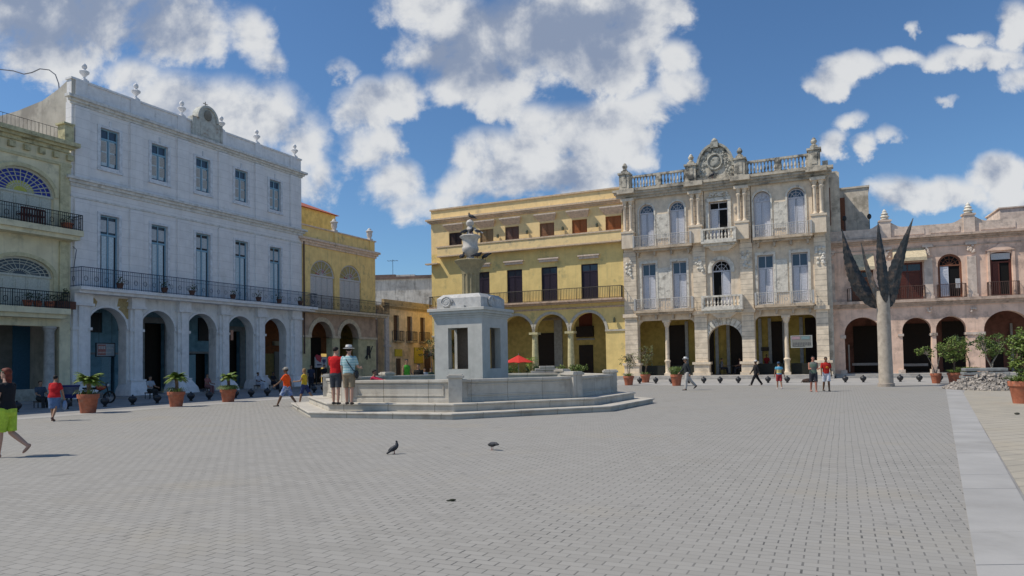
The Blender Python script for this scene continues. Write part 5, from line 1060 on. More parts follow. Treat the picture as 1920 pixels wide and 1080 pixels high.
chair(-.25,52.3,R(80),'dark chair left of the table under the red parasol',(.06,.05,.06)); chair(1.2,52.4,R(-80),'dark chair right of the table under the red parasol',(.06,.05,.06))
x,y=W3(FR,-1.5,2.0); c=cafe(x,y,'dark round table inside the rusticated central arch',2); c.location.z=.31
x,y=W3(FR,-2.3,2.2); chair(x,y,R(60),'chair inside the central arch, left of its table',(.09,.07,.06),.31); x,y=W3(FR,-.8,2.2); chair(x,y,R(-90),'chair inside the central arch, right of its table',(.09,.07,.06),.31)
t=thing('waste_bin','dark blue and grey tapered waste bin on a post at the white pier','bin',(-20.5,33.0,0)); m=MB(); m.lathe(0,0,[(.24,.42),(.34,.9),(.36,.95)],14); m.build('bin_body',simple('grey_blue_bin',(.13,.14,.19),.6),t,smooth=True); m=MB(); m.lathe(0,0,[(.25,.38),(.29,.56),(.3,.56)],14); m.lathe(0,0,[(.355,.9),(.37,.98),(.3,.98)],14); m.build('blue_band',simple('navy_band',(.02,.025,.13),.5),t); m=MB(); m.tube([(0,0,0),(0,0,.42)],.05,6); m.build('post',iron,t)
def board(name,label,F,u,y,z,w,h,cols,frame,z0=None):
    x,yy_=W3(F,u,y); t=thing(name,label,'sign',(x,yy_,z),F[1]); m=MB(); m.box(-w/2,w/2,0,.05,0,h); m.build('board',cols[0],t)
    m=MB(); b=.05; m.box(-w/2-b,w/2+b,-.01,.06,h,h+b); m.box(-w/2-b,w/2+b,-.01,.06,-b,0); m.box(-w/2-b,-w/2,-.01,.06,0,h); m.box(w/2,w/2+b,-.01,.06,0,h); m.build('frame',frame,t)
    return t
t=board('shop_sign','framed red and white shop board hanging in the leftmost white arch',FL,.32,1.0,2.45,1.1,.72,[simple('pale_sign_face',(.32,.36,.38),.6)],iron)
m=MB(); m.box(-.5,.0,-.012,0,.05,.67); m.build('red_field',simple('faded_red_field',(.34,.14,.12),.6),t)
m=MB(); [m.box(-.45+.11*k,-.38+.11*k,-.022,-.012,.4,.58) for k in range(4)]; [m.box(.08+.1*k,.14+.1*k,-.022,-.0,.42,.5) for k in range(4)]; [m.box(-.45+.09*k,-.4+.09*k,-.022,-.0,.16,.24) for k in range(9)]; m.build('lettering',simple('sign_white',(.5,.48,.46),.6),t)
m=MB(); m.tube([(-.4,.03,.77),(-.4,.03,3.1)],.012,4); m.tube([(.4,.03,.77),(.4,.03,3.1)],.012,4); m.build('hanger',iron,t)
t=board('cafe_sign','red heart shaped logo sign with white panel at the ochre house arch',FL,17.4,-.5,1.55,1.3,.75,[simple('white_panel_sign',(.45,.43,.44),.6)],simple('pale_frame',(.4,.38,.38),.6))
m=MB(); m.prism([(-.55,.55),(-.1,.35),(.05,.7),(-.05,.95),(-.3,.9),(-.5,1.0),(-.75,.85)],-.03,-.01); m.build('red_logo',simple('sign_red',(.42,.05,.07),.6),t)
m=MB(); m.box(.15,.5,-.03,-.005,.38,.6); m.box(.25,.4,-.03,-.005,.25,.38); [m.box(-.5+.08*k,-.46+.08*k,-.03,-.005,.12,.22) for k in range(7)]; m.build('lettering',simple('sign_navy',(.05,.05,.12),.6),t)
m=MB(); [m.box(a-.03,a+.03,.0,.05,-1.45,.0) for a in(-.55,.55)]; m.build('leg',iron,t)
t=board('hanging_banner','long pale banner with blue and pink top strip in the ornate palace right opening',FR,4.05,-.16,2.45,1.45,.85,[simple('banner_grey',(.22,.22,.2),.7)],simple('banner_frame',(.42,.43,.40),.7))
m=MB(); m.box(-.7,-.1,-.012,0,.6,.82); m.build('pink_strip',simple('dusty_pink',(.36,.24,.27),.7),t); m=MB(); m.box(.0,.6,-.012,0,.6,.82); m.build('blue_strip',simple('dusty_teal',(.18,.27,.28),.7),t)
m=MB(); [m.box(-.62+.12*k,-.56+.12*k,-.014,0,.12+.03*(k%3),.36) for k in range(11)]; [m.box(-.6+.07*k,-.56+.07*k,-.014,0,.02,.09) for k in range(12)]; m.build('lettering',simple('banner_ink',(.12,.12,.12),.7),t)
t=board('wall_plate','small dark framed plate on the yellow inner wall of the ornate palace',FR,.98,4.0,2.3,.55,.2,[simple('plate_dark',(.06,.04,.02),.5)],iron)
t=thing('roof_cable','thin grey cable looping above the green house roof','cable',(0,0,0)); m=MB(); m.tube([(-28.0,44,17.2),(-28.24,44,19.67),(-28.45,44,20.25),(-28.85,44,20.56),(-29.42,44,20.64),(-29.93,44,20.41),(-30.43,44,20.32),(-31.1,44,20.54),(-31.94,44,20.65),(-34,44,20.7)],.035,5); m.build('cable_run',simple('cable_grey',(.25,.25,.27),.6),t)
# ================================================================ PEOPLE
def bake(o,vox,sm=2,parent=None,m=None,name=None):
    r=o.modifiers.new('r','REMESH'); r.mode='VOXEL'; r.voxel_size=vox
    if sm: s=o.modifiers.new('s','SMOOTH'); s.iterations=sm; s.factor=.5
    dg=bpy.context.evaluated_depsgraph_get(); me=bpy.data.meshes.new_from_object(o.evaluated_get(dg)); me.name=o.name
    o.modifiers.clear(); o.data=me; me.shade_smooth()
    if m: me.materials.clear(); me.materials.append(m)
    return o
def loft(mb,secs,n=18,xf=lambda p:p):
    vs=[]
    for (z,rx,ry,cx) in secs:
        for i in range(n):
            a=2*PI*i/n; ca,sa=math.cos(a),math.sin(a); e=.85
            vs.append(xf(Vector((cx+rx*math.copysign(abs(ca)**e,ca),ry*math.copysign(abs(sa)**e,sa),z))))
    m_=len(secs); fs=[(j*n+i,j*n+(i+1)%n,(j+1)*n+(i+1)%n,(j+1)*n+i) for j in range(m_-1) for i in range(n)]
    mb.add(vs,fs+[tuple(range(n-1,-1,-1)),tuple((m_-1)*n+i for i in range(n))])
def person(label,x,y,yaw,H=1.72,z=0,legs=((25,5),(-22,25)),arms=((-18,8,15),(20,8,20)),lean=0,skin=(.42,.25,.17),top=((.5,.02,.02),'short'),bottom=((.1,.1,.12),'shorts'),hair=((.02,.015,.012),'short'),hat=None,shoes=(.03,.03,.03),seat=None,head=(0,0),fat=1.0,topmat=None,botmat=None,vox=.012,group=None,female=False,extra=None,heel=0):
    t=thing('person',label,'person',(x,y,z),yaw,group); k=H/1.75; sk=simple('skin_%d_%d'%(int(skin[0]*1000),int(skin[1]*1000)),skin,.6,mottle=.04)
    ln=math.tan(R(lean))
    def xf(p): return Vector((p.x+(p.z-.93)*ln if p.z>.93 else p.x,p.y,p.z))
    J={}
    for s,(hp,kn) in zip((1,-1),legs):
        hip=Vector((0,s*.092,.92)); a=R(hp); b=R(hp-kn)
        knee=hip+Vector((math.sin(a),0,-math.cos(a)))*.44; ank=knee+Vector((math.sin(b),0,-math.cos(b)))*.41
        J[s]=(hip,knee,ank,b)
    low=min(J[s][2].z for s in J)-.075
    dz=-low if seat is None else seat/k-.80
    def up(p): return Vector((p.x,p.y,p.z+dz))*k
    B=MB()
    def cap(mb,a,b,ra,rb,n=10):
        a=Vector(a);b=Vector(b); mb.tube([up(a),up(a.lerp(b,.5)),up(b)],[ra*k,(ra+rb)/2*k*1.03,rb*k],n); mb.ell(up(a),(ra*k,)*3,n,6); mb.ell(up(b),(rb*k,)*3,n,6)
    hw=.16 if female else .15; wa=.118 if female else .138; shw=.165 if female else .19
    secs=[(.84,.085,.12,0),(.9,.11*fat,hw*fat,-.01),(.98,.108*fat,(hw-.005)*fat,-.005),(1.1,.093*fat,wa*fat,.005),(1.25,.11*fat,(wa+.02)*fat,.005),(1.36,.105,shw,0),(1.43,.08,shw-.05,-.005),(1.48,.055,.07,-.005),(1.56,.05,.05,.01)]
    loft(B,secs,18,lambda p:up(xf(p)))
    for s in(1,-1):
        hip,knee,ank,b=J[s]; cap(B,hip,knee,.083*fat**.5,.055); mid=knee.lerp(ank,.3); cap(B,knee,mid,.054,.056); cap(B,mid,ank,.056,.036)
    # feet
    F_={}
    for s in (1,-1):
        hip,knee,ank,b=J[s]; pit=b*.9 if (ank.z-.075+dz)>.03 and seat is None else 0
        rot=Matrix.Rotation(-pit if pit>0 else -pit,3,'Y'); rot=Matrix.Rotation(-b*.9,3,'Y') if pit else Matrix.Identity(3)
        F_[s]=(up(ank),rot); B.ell(up(ank)+rot@Vector((.06,0,-.045))*k,(.125*k,.043*k,.03*k),12,8,rot); B.ell(up(ank)+rot@Vector((-.02,0,-.035))*k,(.04*k,.035*k,.04*k),10,6)
    # arms and hands
    A_={}
    for s,(sw,ab,el) in zip((1,-1),arms):
        sh=xf(Vector((0,s*(shw-.01),1.40))); a=R(sw); o_=R(ab)
        d1=Vector((math.sin(a)*math.cos(o_),s*math.sin(o_),-math.cos(a)*math.cos(o_))); elb=sh+d1*.29
        a2=R(sw+el); d2=Vector((math.sin(a2)*math.cos(o_*.4),s*math.sin(o_*.4),-math.cos(a2)*math.cos(o_*.4))); wr=elb+d2*.25
        cap(B,sh,elb,.050*fat**.3,.040); cap(B,elb,wr,.040,.027); A_[s]=(sh,elb,wr,d2)
        pm=wr+d2*.05; side=d2.cross(Vector((0,1,0))).normalized(); B.tube([up(wr),up(wr+d2*.045),up(wr+d2*.09)],[.024*k,.034*k,.03*k],8)
        for q in range(4):
            off=side*(.022*(q-1.5)/1.5+.002); L_=(.07,.08,.075,.06)[q]; b0=wr+d2*.085+off; cv=Vector((0,-s*.022,0))
            B.tube([up(b0),up(b0+d2*L_*.5+cv*.3),up(b0+d2*L_*.95+cv)],[.0105*k,.0098*k,.0085*k],6)
        th=wr+d2*.03+side*-.028*(-1 if True else 1); B.tube([up(th),up(th+(d2*.7+side*.7).normalized()*.035),up(th+(d2*.95+side*.35).normalized()*.07)],[.013*k,.0115*k,.009*k],6)
    # head
    hy,hp_=R(head[0]),R(head[1]); base=xf(Vector((.012,0,1.54))); RM=Matrix.Rotation(hy,3,'Z')@Matrix.Rotation(hp_,3,'Y')
    def hd(v): return up(base)+RM@(Vector(v)*k)
    HR=RM
    B.ell(hd((.0,0,.115)),(.093*k,.074*k,.095*k),16,12,HR); B.ell(hd((.028,0,.06)),(.062*k,.055*k,.075*k),14,10,HR); B.ell(hd((.096,0,.075)),(.017*k,.011*k,.024*k),8,6,HR); B.ell(hd((.07,0,.012)),(.025*k,.03*k,.018*k),8,6,HR)
    for s in(1,-1): B.ell(hd((-.005,s*.074,.085)),(.017*k,.01*k,.03*k),8,6,HR)
    bake(B.build('body',sk,t),vox*k if vox<.01 else vox,1,m=sk)
    if vox<.01 or True:
        m=MB(); [m.ell(hd((.082,s*.03,.098)),(.009*k,.012*k,.007*k),6,4,HR) for s in(1,-1)]; m.build('eyes',simple('eye_dark',(.02,.015,.012),.3),t)
        m=MB(); m.ell(hd((.088,0,.036)),(.008*k,.024*k,.006*k),6,4,HR); m.build('mouth',simple('lip',(.30,.10,.09),.5),t)
    # clothes
    if top:
        tm=topmat or simple('cloth_%d_%d_%d'%tuple(int(c*999) for c in top[0]),top[0],.9,mottle=.12); m=MB(); g=.018; hem=top[2] if len(top)>2 else .90
        sc=[(hem,.128*fat,(hw+.022)*fat,0),(.98,.126*fat,(hw+.016)*fat,0),(1.1,.115*fat,(wa+.022)*fat,.005),(1.25,.128*fat,(wa+.038)*fat,.005),(1.36,.122,shw+.018,0),(1.43,.096,shw-.035,-.005),(1.475,.066,.085,-.005)]
        loft(m,sc,20,lambda p:up(xf(p)))
        if top[1]!='none':
            f={'short':.75,'cap':.4,'long':1}[top[1]]
            for s in(1,-1):
                sh,elb,wr,d2=A_[s]; e=sh.lerp(elb,f); m.tube([up(sh+(sh-elb)*.08),up(sh),up(e)],[.052*k,.068*k,.062*k],12); m.ell(up(sh),(.066*k,)*3,10,8)
                if top[1]=='long': m.ell(up(elb),(.058*k,)*3,10,8); m.tube([up(elb),up(elb.lerp(wr,.95))],[.056*k,.042*k],12)
        bake(m.build('shirt',tm,t),vox*.95,2,m=tm)
    bc,bt=bottom[0],bottom[1]; bmx=botmat or simple('cloth_%d_%d_%d'%tuple(int(c*999) for c in bc),bc,.9,mottle=.12); m=MB()
    if bt=='skirt':
        kn=min(J[1][1].z,J[-1][1].z); loft(m,[(kn+.0,.17,.185,.0),(.7,.165,.19,0),(.85,.145,.185*fat,0),(.95,.125*fat,(hw+.015)*fat,0),(1.0,.12*fat,(hw+.01)*fat,0)],20,lambda p:up(xf(p)))
    else:
        loft(m,[(.80,.10,.135,0),(.88,.128*fat,(hw+.018)*fat,-.008),(.96,.126*fat,(hw+.014)*fat,0),(1.0,.12*fat,(hw+.008)*fat,0)],20,lambda p:up(xf(p)))
        f={'shorts':.82,'long':1,'capri':1.0}[bt]
        for s in(1,-1):
            hip,knee,ank,b=J[s]; e=hip.lerp(knee,f); m.tube([up(hip+Vector((0,0,.03))),up(hip.lerp(knee,.4)),up(e)],[.105*k*fat**.5,.102*k*fat**.4,.092*k],14); m.ell(up(hip),(.104*k,)*3,12,8)
            if bt!='shorts':
                m.ell(up(knee),(.08*k,)*3,10,8); e2=knee.lerp(ank,.3 if bt=='capri' else .97); m.tube([up(knee),up(knee.lerp(e2,.5)),up(e2)],[.08*k,.078*k,.07*k],14)
            else: m.tube([up(e.lerp(hip,.1)),up(hip.lerp(knee,f+.12))],[.093*k,.096*k],14)
    bake(m.build('skirt' if bt=='skirt' else ('trousers' if bt=='long' else 'shorts'),bmx,t),vox*.95,2,m=bmx)
    if shoes:
        for s in (1,-1):
            a,rot=F_[s]; m=MB(); m.ell(a+rot@Vector((.062,0,-.052))*k,(.138*k,.052*k,.034*k),12,8,rot); m.ell(a+rot@Vector((-.02,0,-.04))*k,(.056*k,.046*k,.045*k),12,8,rot); m.build('shoe',simple('shoe_%d'%int(shoes[0]*1000),shoes,.6),t,smooth=True)
    if hair:
        hm=simple('hair_%d_%d'%(int(hair[0][0]*1000),int(hair[0][1]*1000)),hair[0],.7,mottle=.3); m=MB()
        m.ell(hd((-.022,0,.135)),(.09*k,.083*k,.088*k),16,10,HR); m.ell(hd((.0,0,.172)),(.085*k,.07*k,.045*k),14,8,HR)
        if hair[1]=='long': m.ell(hd((-.055,0,.04)),(.05*k,.075*k,.14*k),12,10,HR); m.ell(hd((-.06,0,-.06)),(.04*k,.06*k,.09*k),12,8,HR)
        if hair[1]=='bun': m.ell(hd((-.1,0,.15)),(.045*k,)*3,10,8)
        bake(m.build('hair',hm,t),.008,1,m=hm)
    if hat:
        hc,kind=hat; hm=simple('hat_%d'%int(hc[0]*1000),hc,.8); m=MB(); Mh=Matrix.Translation(hd((-.005,0,.155)))@RM.to_4x4(); m.xf=Mh
        if kind=='brim': m.lathe(0,0,[(.17*k,.0),(.175*k,.012),(.10*k,.02),(.098*k,.08*k),(.085*k,.115*k),(.03*k,.12*k)],20)
        else: m.lathe(0,0,[(.098*k,-.01),(.1*k,.03*k),(.085*k,.075*k),(.03*k,.095*k)],18); m.ell((.11*k,0,.0),(.075*k,.07*k,.012*k),12,6)
        m.build('hat',hm,t,smooth=True)
        if kind=='brim': m=MB(); m.xf=Mh; m.lathe(0,0,[(.1015*k,.022),(.1005*k,.05*k)],20); m.build('hat_band',simple('hat_band',(.04,.04,.05),.8),t)
    if extra: extra(t,up,hd,xf,A_,k)
    return t
def striped(name,a,b,per,axis=2,w=.5):
    m=mat(name,a,.9,mottle=.05); m2=m.node_tree; P=m2.nodes['Principled BSDF']; nn=m2.nodes.new; L=m2.links
    tcn=nn('ShaderNodeTexCoord'); s=nn('ShaderNodeSeparateXYZ'); L.new(tcn.outputs['Object'],s.inputs[0])
    d=nn('ShaderNodeMath'); d.operation='DIVIDE'; d.inputs[1].default_value=per; L.new(s.outputs[axis],d.inputs[0]); f=nn('ShaderNodeMath'); f.operation='FRACT'; L.new(d.outputs[0],f.inputs[0]); c=nn('ShaderNodeMath'); c.operation='LESS_THAN'; c.inputs[1].default_value=w; L.new(f.outputs[0],c.inputs[0])
    x=nn('ShaderNodeMix'); x.data_type='RGBA'; x.inputs['A'].default_value=(*a,1); x.inputs['B'].default_value=(*b,1); L.new(c.outputs[0],x.inputs['Factor']); L.new(x.outputs['Result'],P.inputs['Base Color']); return m
brown=(.16,.085,.05); fair=(.50,.29,.21); mid=(.32,.18,.115)
def glasses(t,up,hd,xf,A_,k):
    m=MB(); [m.ell(hd((.075,s*.035,.165)),(.018,.03,.022),8,6) for s in(1,-1)]; m.tube([hd((.09,-.06,.17)),hd((.095,0,.175)),hd((.09,.06,.17))],.006,5); m.tube([hd((.08,.07,.165)),hd((-.03,.085,.13))],.006,5); m.tube([hd((.08,-.07,.165)),hd((-.03,-.085,.13))],.006,5); m.build('sunglasses',simple('green_rim_sunglasses',(.02,.10,.05),.2),t)
    m=MB(); m.tube([up(xf(Vector((.04,-.1,1.46)))),up(xf(Vector((.14,-.02,1.25)))),up(xf(Vector((.12,.12,1.0))))],.014,6); m.build('bag_strap',simple('pale_strap',(.4,.42,.4),.8),t)
person('woman with reddish hair and sunglasses on her head in black top and lime shorts, walking',-10.02,14.1,R(178),1.76,legs=((9,4),(-2,50)),arms=((12,8,22),(20,12,30)),lean=2,skin=fair,top=((.012,.013,.018),'cap'),bottom=((.42,.58,.06),'shorts'),hair=((.16,.035,.02),'long'),shoes=None,vox=.0075,female=True,extra=lambda *a:(glasses(*a),[ (lambda mb:(mb.build('sandal',simple('dark_sandal',(.05,.03,.03),.7),a[0])))(MB()) for _ in ()]))
def bluebag(t,up,hd,xf,A_,k):
    w=up(A_[-1][2]+A_[-1][3]*.12); m=MB(); m.ell(w+Vector((0,0,-.16)),(.13,.06,.17),10,8); m.build('carrier_bag',simple('blue_plastic_bag',(.16,.25,.42),.4),t,smooth=True)
person('stooped person seen from behind in red top and blue denim skirt carrying a blue bag',-15.28,23.7,R(100),1.52,legs=((8,3),(-14,22)),arms=((12,14,40),(5,18,10)),lean=8,skin=mid,top=((.50,.015,.02),'short'),bottom=((.09,.15,.28),'skirt'),hair=((.012,.012,.012),'short'),fat=1.22,female=True,shoes=(.12,.06,.05),extra=bluebag,vox=.010)
orn=mat('blue_white_print',(.42,.47,.58),.9,(.08,.15,.36),.7,ns=9,mottle=.1)
person('man in orange shirt, pale cap and blue white patterned shorts walking left',-9.5,29.9,R(176),1.70,legs=((30,6),(-22,14)),arms=((35,14,18),(-20,10,14)),lean=3,skin=brown,top=((.75,.085,.01),'short'),bottom=((.4,.45,.6),'shorts'),botmat=orn,hat=((.42,.38,.32),'cap'),vox=.010,fat=1.08)
person('woman in yellow top and navy shorts walking beside the man in orange',-9.35,31.9,R(172),1.58,legs=((16,4),(-30,10)),arms=((25,8,60),(-10,8,40)),skin=mid,top=((.55,.38,.03),'cap'),bottom=((.03,.045,.13),'shorts'),hair=((.28,.17,.08),'long'),female=True,vox=.010)
person('man with back turned in red shirt and dark grey shorts on the fountain step',-5.72,22.98,R(80),1.84,z=.44,legs=((3,1),(-3,1)),arms=((20,5,55),(8,8,15)),skin=fair,top=((.58,.012,.015),'short'),bottom=((.055,.06,.07),'shorts'),head=(-28,4),vox=.008,fat=1.05)
def cbag(t,up,hd,xf,A_,k):
    m=MB(); m.tube([up(xf(Vector((-.06,.11,1.46)))),up(xf(Vector((-.15,.0,1.28)))),up(xf(Vector((-.14,-.16,1.05)))),up(xf(Vector((-.03,-.22,.98))))],.014,6); m.build('bag_strap',simple('black_strap',(.02,.025,.03),.7),t)
    m=MB(); m.ell(up(xf(Vector((-.02,-.25,.9)))),(.12,.06,.14),12,8); m.build('shoulder_bag',simple('black_bag',(.02,.025,.03),.6),t,smooth=True)
ss=striped('turquoise_stripes',(.26,.44,.46),(.42,.55,.56),.085)
person('man in white hat, turquoise striped polo and khaki shorts with black shoulder bag',-5.25,22.8,R(86),1.84,z=.44,legs=((4,1),(-4,1)),arms=((8,10,12),(22,12,60)),skin=fair,top=((.3,.5,.55),'short'),topmat=ss,bottom=((.26,.20,.13),'shorts'),hat=((.7,.69,.66),'brim'),shoes=(.06,.045,.04),vox=.008,fat=1.12,extra=cbag)
person('man in white hat, dark jacket and pale trousers striding past the grass pot',9.4,38.4,R(186),1.75,legs=((10,4),(-30,14)),arms=((-22,10,20),(20,8,25)),lean=4,skin=mid,top=((.025,.03,.035),'long'),bottom=((.42,.40,.38),'long'),hat=((.75,.74,.72),'brim'),extra=None)
person('man in black clothes and white cap walking left before the rusticated pier',14.9,43.6,R(186),1.6,legs=((28,4),(-26,10)),arms=((-15,8,20),(18,8,20)),lean=-3,skin=brown,top=((.015,.015,.017),'long'),bottom=((.012,.012,.014),'long'),hat=((.6,.58,.56),'cap'))
kt=striped('yellow_blue_top',(.12,.38,.55),(.60,.52,.22),.42,2,.45)
person('child in yellow and light blue top, dark cap and red shorts walking away',14.34,38.3,R(92),1.42,legs=((6,2),(-8,10)),arms=((5,14,10),(-8,24,8)),skin=mid,top=((.1,.4,.6),'cap'),topmat=kt,bottom=((.33,.035,.04),'shorts'),hat=((.05,.09,.16),'cap'),shoes=(.5,.45,.45))
kg=striped('grey_green_top',(.13,.14,.13),(.12,.17,.13),.3)
person('sunburnt man in grey and green vest with arms folded, dark shorts, walking toward the viewer',14.5,34.3,R(-100),1.72,legs=((8,3),(-8,10)),arms=((12,4,85),(14,4,80)),skin=(.38,.17,.12),top=((.1,.1,.1),'none'),topmat=kg,bottom=((.035,.035,.045),'shorts'),shoes=(.35,.18,.15))
person('man in red shirt with orange print and white shorts walking toward the viewer',15.25,34.6,R(-98),1.68,legs=((10,3),(-10,12)),arms=((-12,12,12),(10,12,15)),skin=brown,top=((.40,.02,.015),'short'),bottom=((.55,.58,.66),'shorts'),extra=lambda t,up,hd,xf,A_,k:(lambda m:(m.ell(up(Vector((.125,.02,1.22))),(.02,.07,.06),8,6),m.build('shirt_print',simple('orange_print',(.6,.2,.02),.8),t)))(MB()))
# people by the fountain and in the arcades
person('person in long bright green dress behind the left of the basin',-5.05,33.9,R(-60),1.72,z=.19,legs=((2,1),(-2,1)),arms=((5,10,40),(5,10,10)),skin=mid,top=((.06,.30,.03),'none'),bottom=((.06,.30,.03),'skirt'),female=True)
person('person in black standing next to the green dress',-4.55,34.4,R(-100),1.66,z=.0,legs=((2,1),(-2,1)),arms=((5,10,20),(5,10,10)),skin=mid,top=((.012,.012,.012),'long'),bottom=((.012,.012,.012),'long'))
person('person in magenta top leaning on the basin rim beside the striped shirt man',-5.15,25.9,R(-10),1.5,z=.0,legs=((3,1),(-3,1)),arms=((70,10,10),(75,10,10)),lean=12,skin=mid,top=((.42,.02,.06),'long'),bottom=((.2,.2,.25),'long'),female=True)
SIT=((86,84),(84,80))
def sitter(label,x,y,yaw,top,bot,z=.0,seat=.45,skin=mid,**k): 
    bx=thing('stone_step' if 0 else 'low_stool','low dark stool under the '+label.split(' sitting')[0],'stool',(x,y,z),yaw); m=MB(); m.box(-.2,.2,-.2,.2,seat-.06,seat); m.build('seat',simple('stool_wood',(.08,.06,.05),.8),bx)
    for a in (-1,1):
        for b in (-1,1): m=MB(); m.tube([(a*.17,b*.17,0),(a*.17,b*.17,seat-.06)],.02,5); m.build('leg',iron,bx)
    return person(label,x,y,yaw,1.68,z=z,legs=SIT,arms=((25,8,50),(20,8,60)),skin=skin,top=(top,'short'),bottom=(bot,'long'),seat=seat,**k)
fy_=R(-25)
sitter('person in black and white sitting before the second white arch',-20.2,39.6,fy_,(.35,.37,.4),(.03,.03,.03),z=.0,seat=.35)
sitter('person in dusty pink sitting before the third white arch',-19.6,45.6,fy_,(.30,.12,.11),(.2,.1,.1),z=.0,seat=.35,female=True)
sitter('person in white shirt sitting before the fourth white pier',-18.0,50.2,fy_,(.45,.46,.5),(.4,.42,.48),z=.0,seat=.35,skin=brown)
sitter('person in black sitting before the last white arch',-17.2,51.0,fy_,(.02,.02,.025),(.02,.02,.03),z=.0,seat=.35,skin=brown)
sitter('person in dark blue sitting by the round green house column',-21.4,32.2,R(-30),(.05,.07,.1),(.03,.03,.03),z=.0,seat=.3)
person('person in dark clothes with black hair standing behind the woman in yellow',-13.9,49.0,R(-70),1.7,legs=((2,1),(-2,1)),arms=((5,8,30),(5,8,20)),skin=mid,top=((.03,.035,.06),'short'),bottom=((.02,.02,.03),'long'))
person('second dark haired person by the last white pier, nearest the ochre house',-13.2,49.8,R(-110),1.72,legs=((2,1),(-2,1)),arms=((5,8,30),(5,8,20)),skin=mid,top=((.02,.02,.02),'short'),bottom=((.05,.05,.05),'long'))
for i,(x,cl,lb) in enumerate(((-6.42,(.3,.2,.08),'tan'),(-6.0,(.3,.33,.36),'pale grey'),(-5.62,(.04,.07,.05),'dark green'))): sitter('person in %s sitting in the sun before the alley'%lb,x,48+.4*i,R(-90+20*i),cl,(.1,.1,.12),seat=.45)
x,y=W3(FR,1.2,2.6); person('person in red top standing inside the ornate palace arcade',x,y,R(-100),1.62,z=.31,legs=((2,1),(-2,1)),arms=((15,8,60),(10,8,50)),skin=brown,top=((.30,.02,.02),'short'),bottom=((.05,.06,.1),'long'))
x,y=W3(FR,-2.35,2.1); sitter('person in grey sitting at the table inside the central arch',x,y-.05,R(-10),(.18,.19,.2),(.04,.04,.05),z=.31,seat=.46)
x,y=W3(FR,-.85,2.1); sitter('person in dark red sitting opposite inside the central arch',x,y,R(180),(.12,.04,.04),(.04,.04,.05),z=.31,seat=.46)
# ================================================================ MOTORCYCLE, DOG, PIGEONS
def moto(label,x,y,yaw,col):
    t=thing('motorcycle',label,'motorcycle',(x,y,0),yaw); bl=simple('tyre_black',(.02,.02,.02),.8); cm=simple('moto_%d'%int(col[0]*1000),col,.3)
    for wx in(-.62,.62):
        m=MB(); m.tube([(wx+.27*math.cos(a),0,.3+.27*math.sin(a)) for a in [2*PI*i/20 for i in range(21)]],.045,8,False); w=m.build('wheel',bl,t,smooth=True); m=MB(); [m.tube([(wx,0,.3),(wx+.25*math.cos(a),0,.3+.25*math.sin(a))],.008,4) for a in [2*PI*i/8 for i in range(8)]]; m.build('spokes',simple('chrome',(.5,.5,.5),.3,metal=.8),w)
    m=MB(); m.tube([(.62,.0,.3),(.45,0,.95)],.03,6); m.tube([(.47,0,.85),(-.1,0,.45),(-.62,0,.3)],.035,6); m.tube([(.4,0,.75),(-.6,0,.7)],.03,6); m.build('frame',iron,t)
    m=MB(); m.ell((.18,0,.78),(.28,.13,.13),14,10); m.build('fuel_tank',cm,t,smooth=True); m=MB(); m.box(-.65,-.05,-.11,.11,.74,.82); m.build('seat',bl,t,bevel=.03)
    m=MB(); m.tube([(.35,-.33,1.02),(.46,0,.98),(.35,.33,1.02)],.018,6); m.build('handlebar',iron,t); m=MB(); m.ell((.55,0,.88),(.07,.08,.08),10,8); m.build('headlight',simple('lamp_glass',(.5,.5,.48),.2),t,smooth=True); m=MB(); m.box(-.15,.25,-.12,.12,.28,.55); m.build('engine',simple('engine_grey',(.15,.15,.15),.5),t,bevel=.03)
moto('dark motorcycle with orange red tank parked behind the leftmost potted palm',-20.3,34.7,R(60),(.42,.08,.04))
t=thing('dog','dark brown dog lying on the pavement among the sunlit bollards','dog',(19.35,46.6,0),R(10)); m=MB(); fur=simple('brown_fur',(.07,.045,.035),.95,mottle=.3)
m.ell((0,0,.14),(.36,.17,.14),14,10); m.ell((-.26,0,.12),(.17,.15,.13),12,8); m.tube([(.26,0,.18),(.42,.02,.24),(.5,.03,.26)],[.09,.07,.06],10); m.ell((.53,.03,.27),(.10,.07,.075),12,8); m.ell((.63,.04,.245),(.07,.035,.035),10,6); m.ell((.5,-.04,.33),(.02,.015,.05),6,6); m.ell((.5,.1,.33),(.02,.015,.05),6,6)
m.tube([(.25,-.12,.08),(.48,-.14,.04),(.58,-.13,.035)],[.05,.035,.03],8); m.tube([(.25,.12,.08),(.46,.16,.04),(.56,.17,.035)],[.05,.035,.03],8); m.tube([(-.28,-.13,.1),(-.1,-.22,.06),(-.24,-.26,.035),(-.08,-.27,.03)],[.09,.06,.04,.03],8); m.tube([(-.42,0,.1),(-.58,-.1,.04),(-.64,-.25,.03)],[.03,.022,.012],6)
bake(m.build('body',fur,t),.014,2,m=fur)
pgm=simple('pigeon_slate',(.035,.037,.045),.6,mottle=.35); pgw=simple('pigeon_pale',(.35,.35,.36),.6,mottle=.3); leg_=simple('pigeon_leg',(.30,.08,.07),.6)
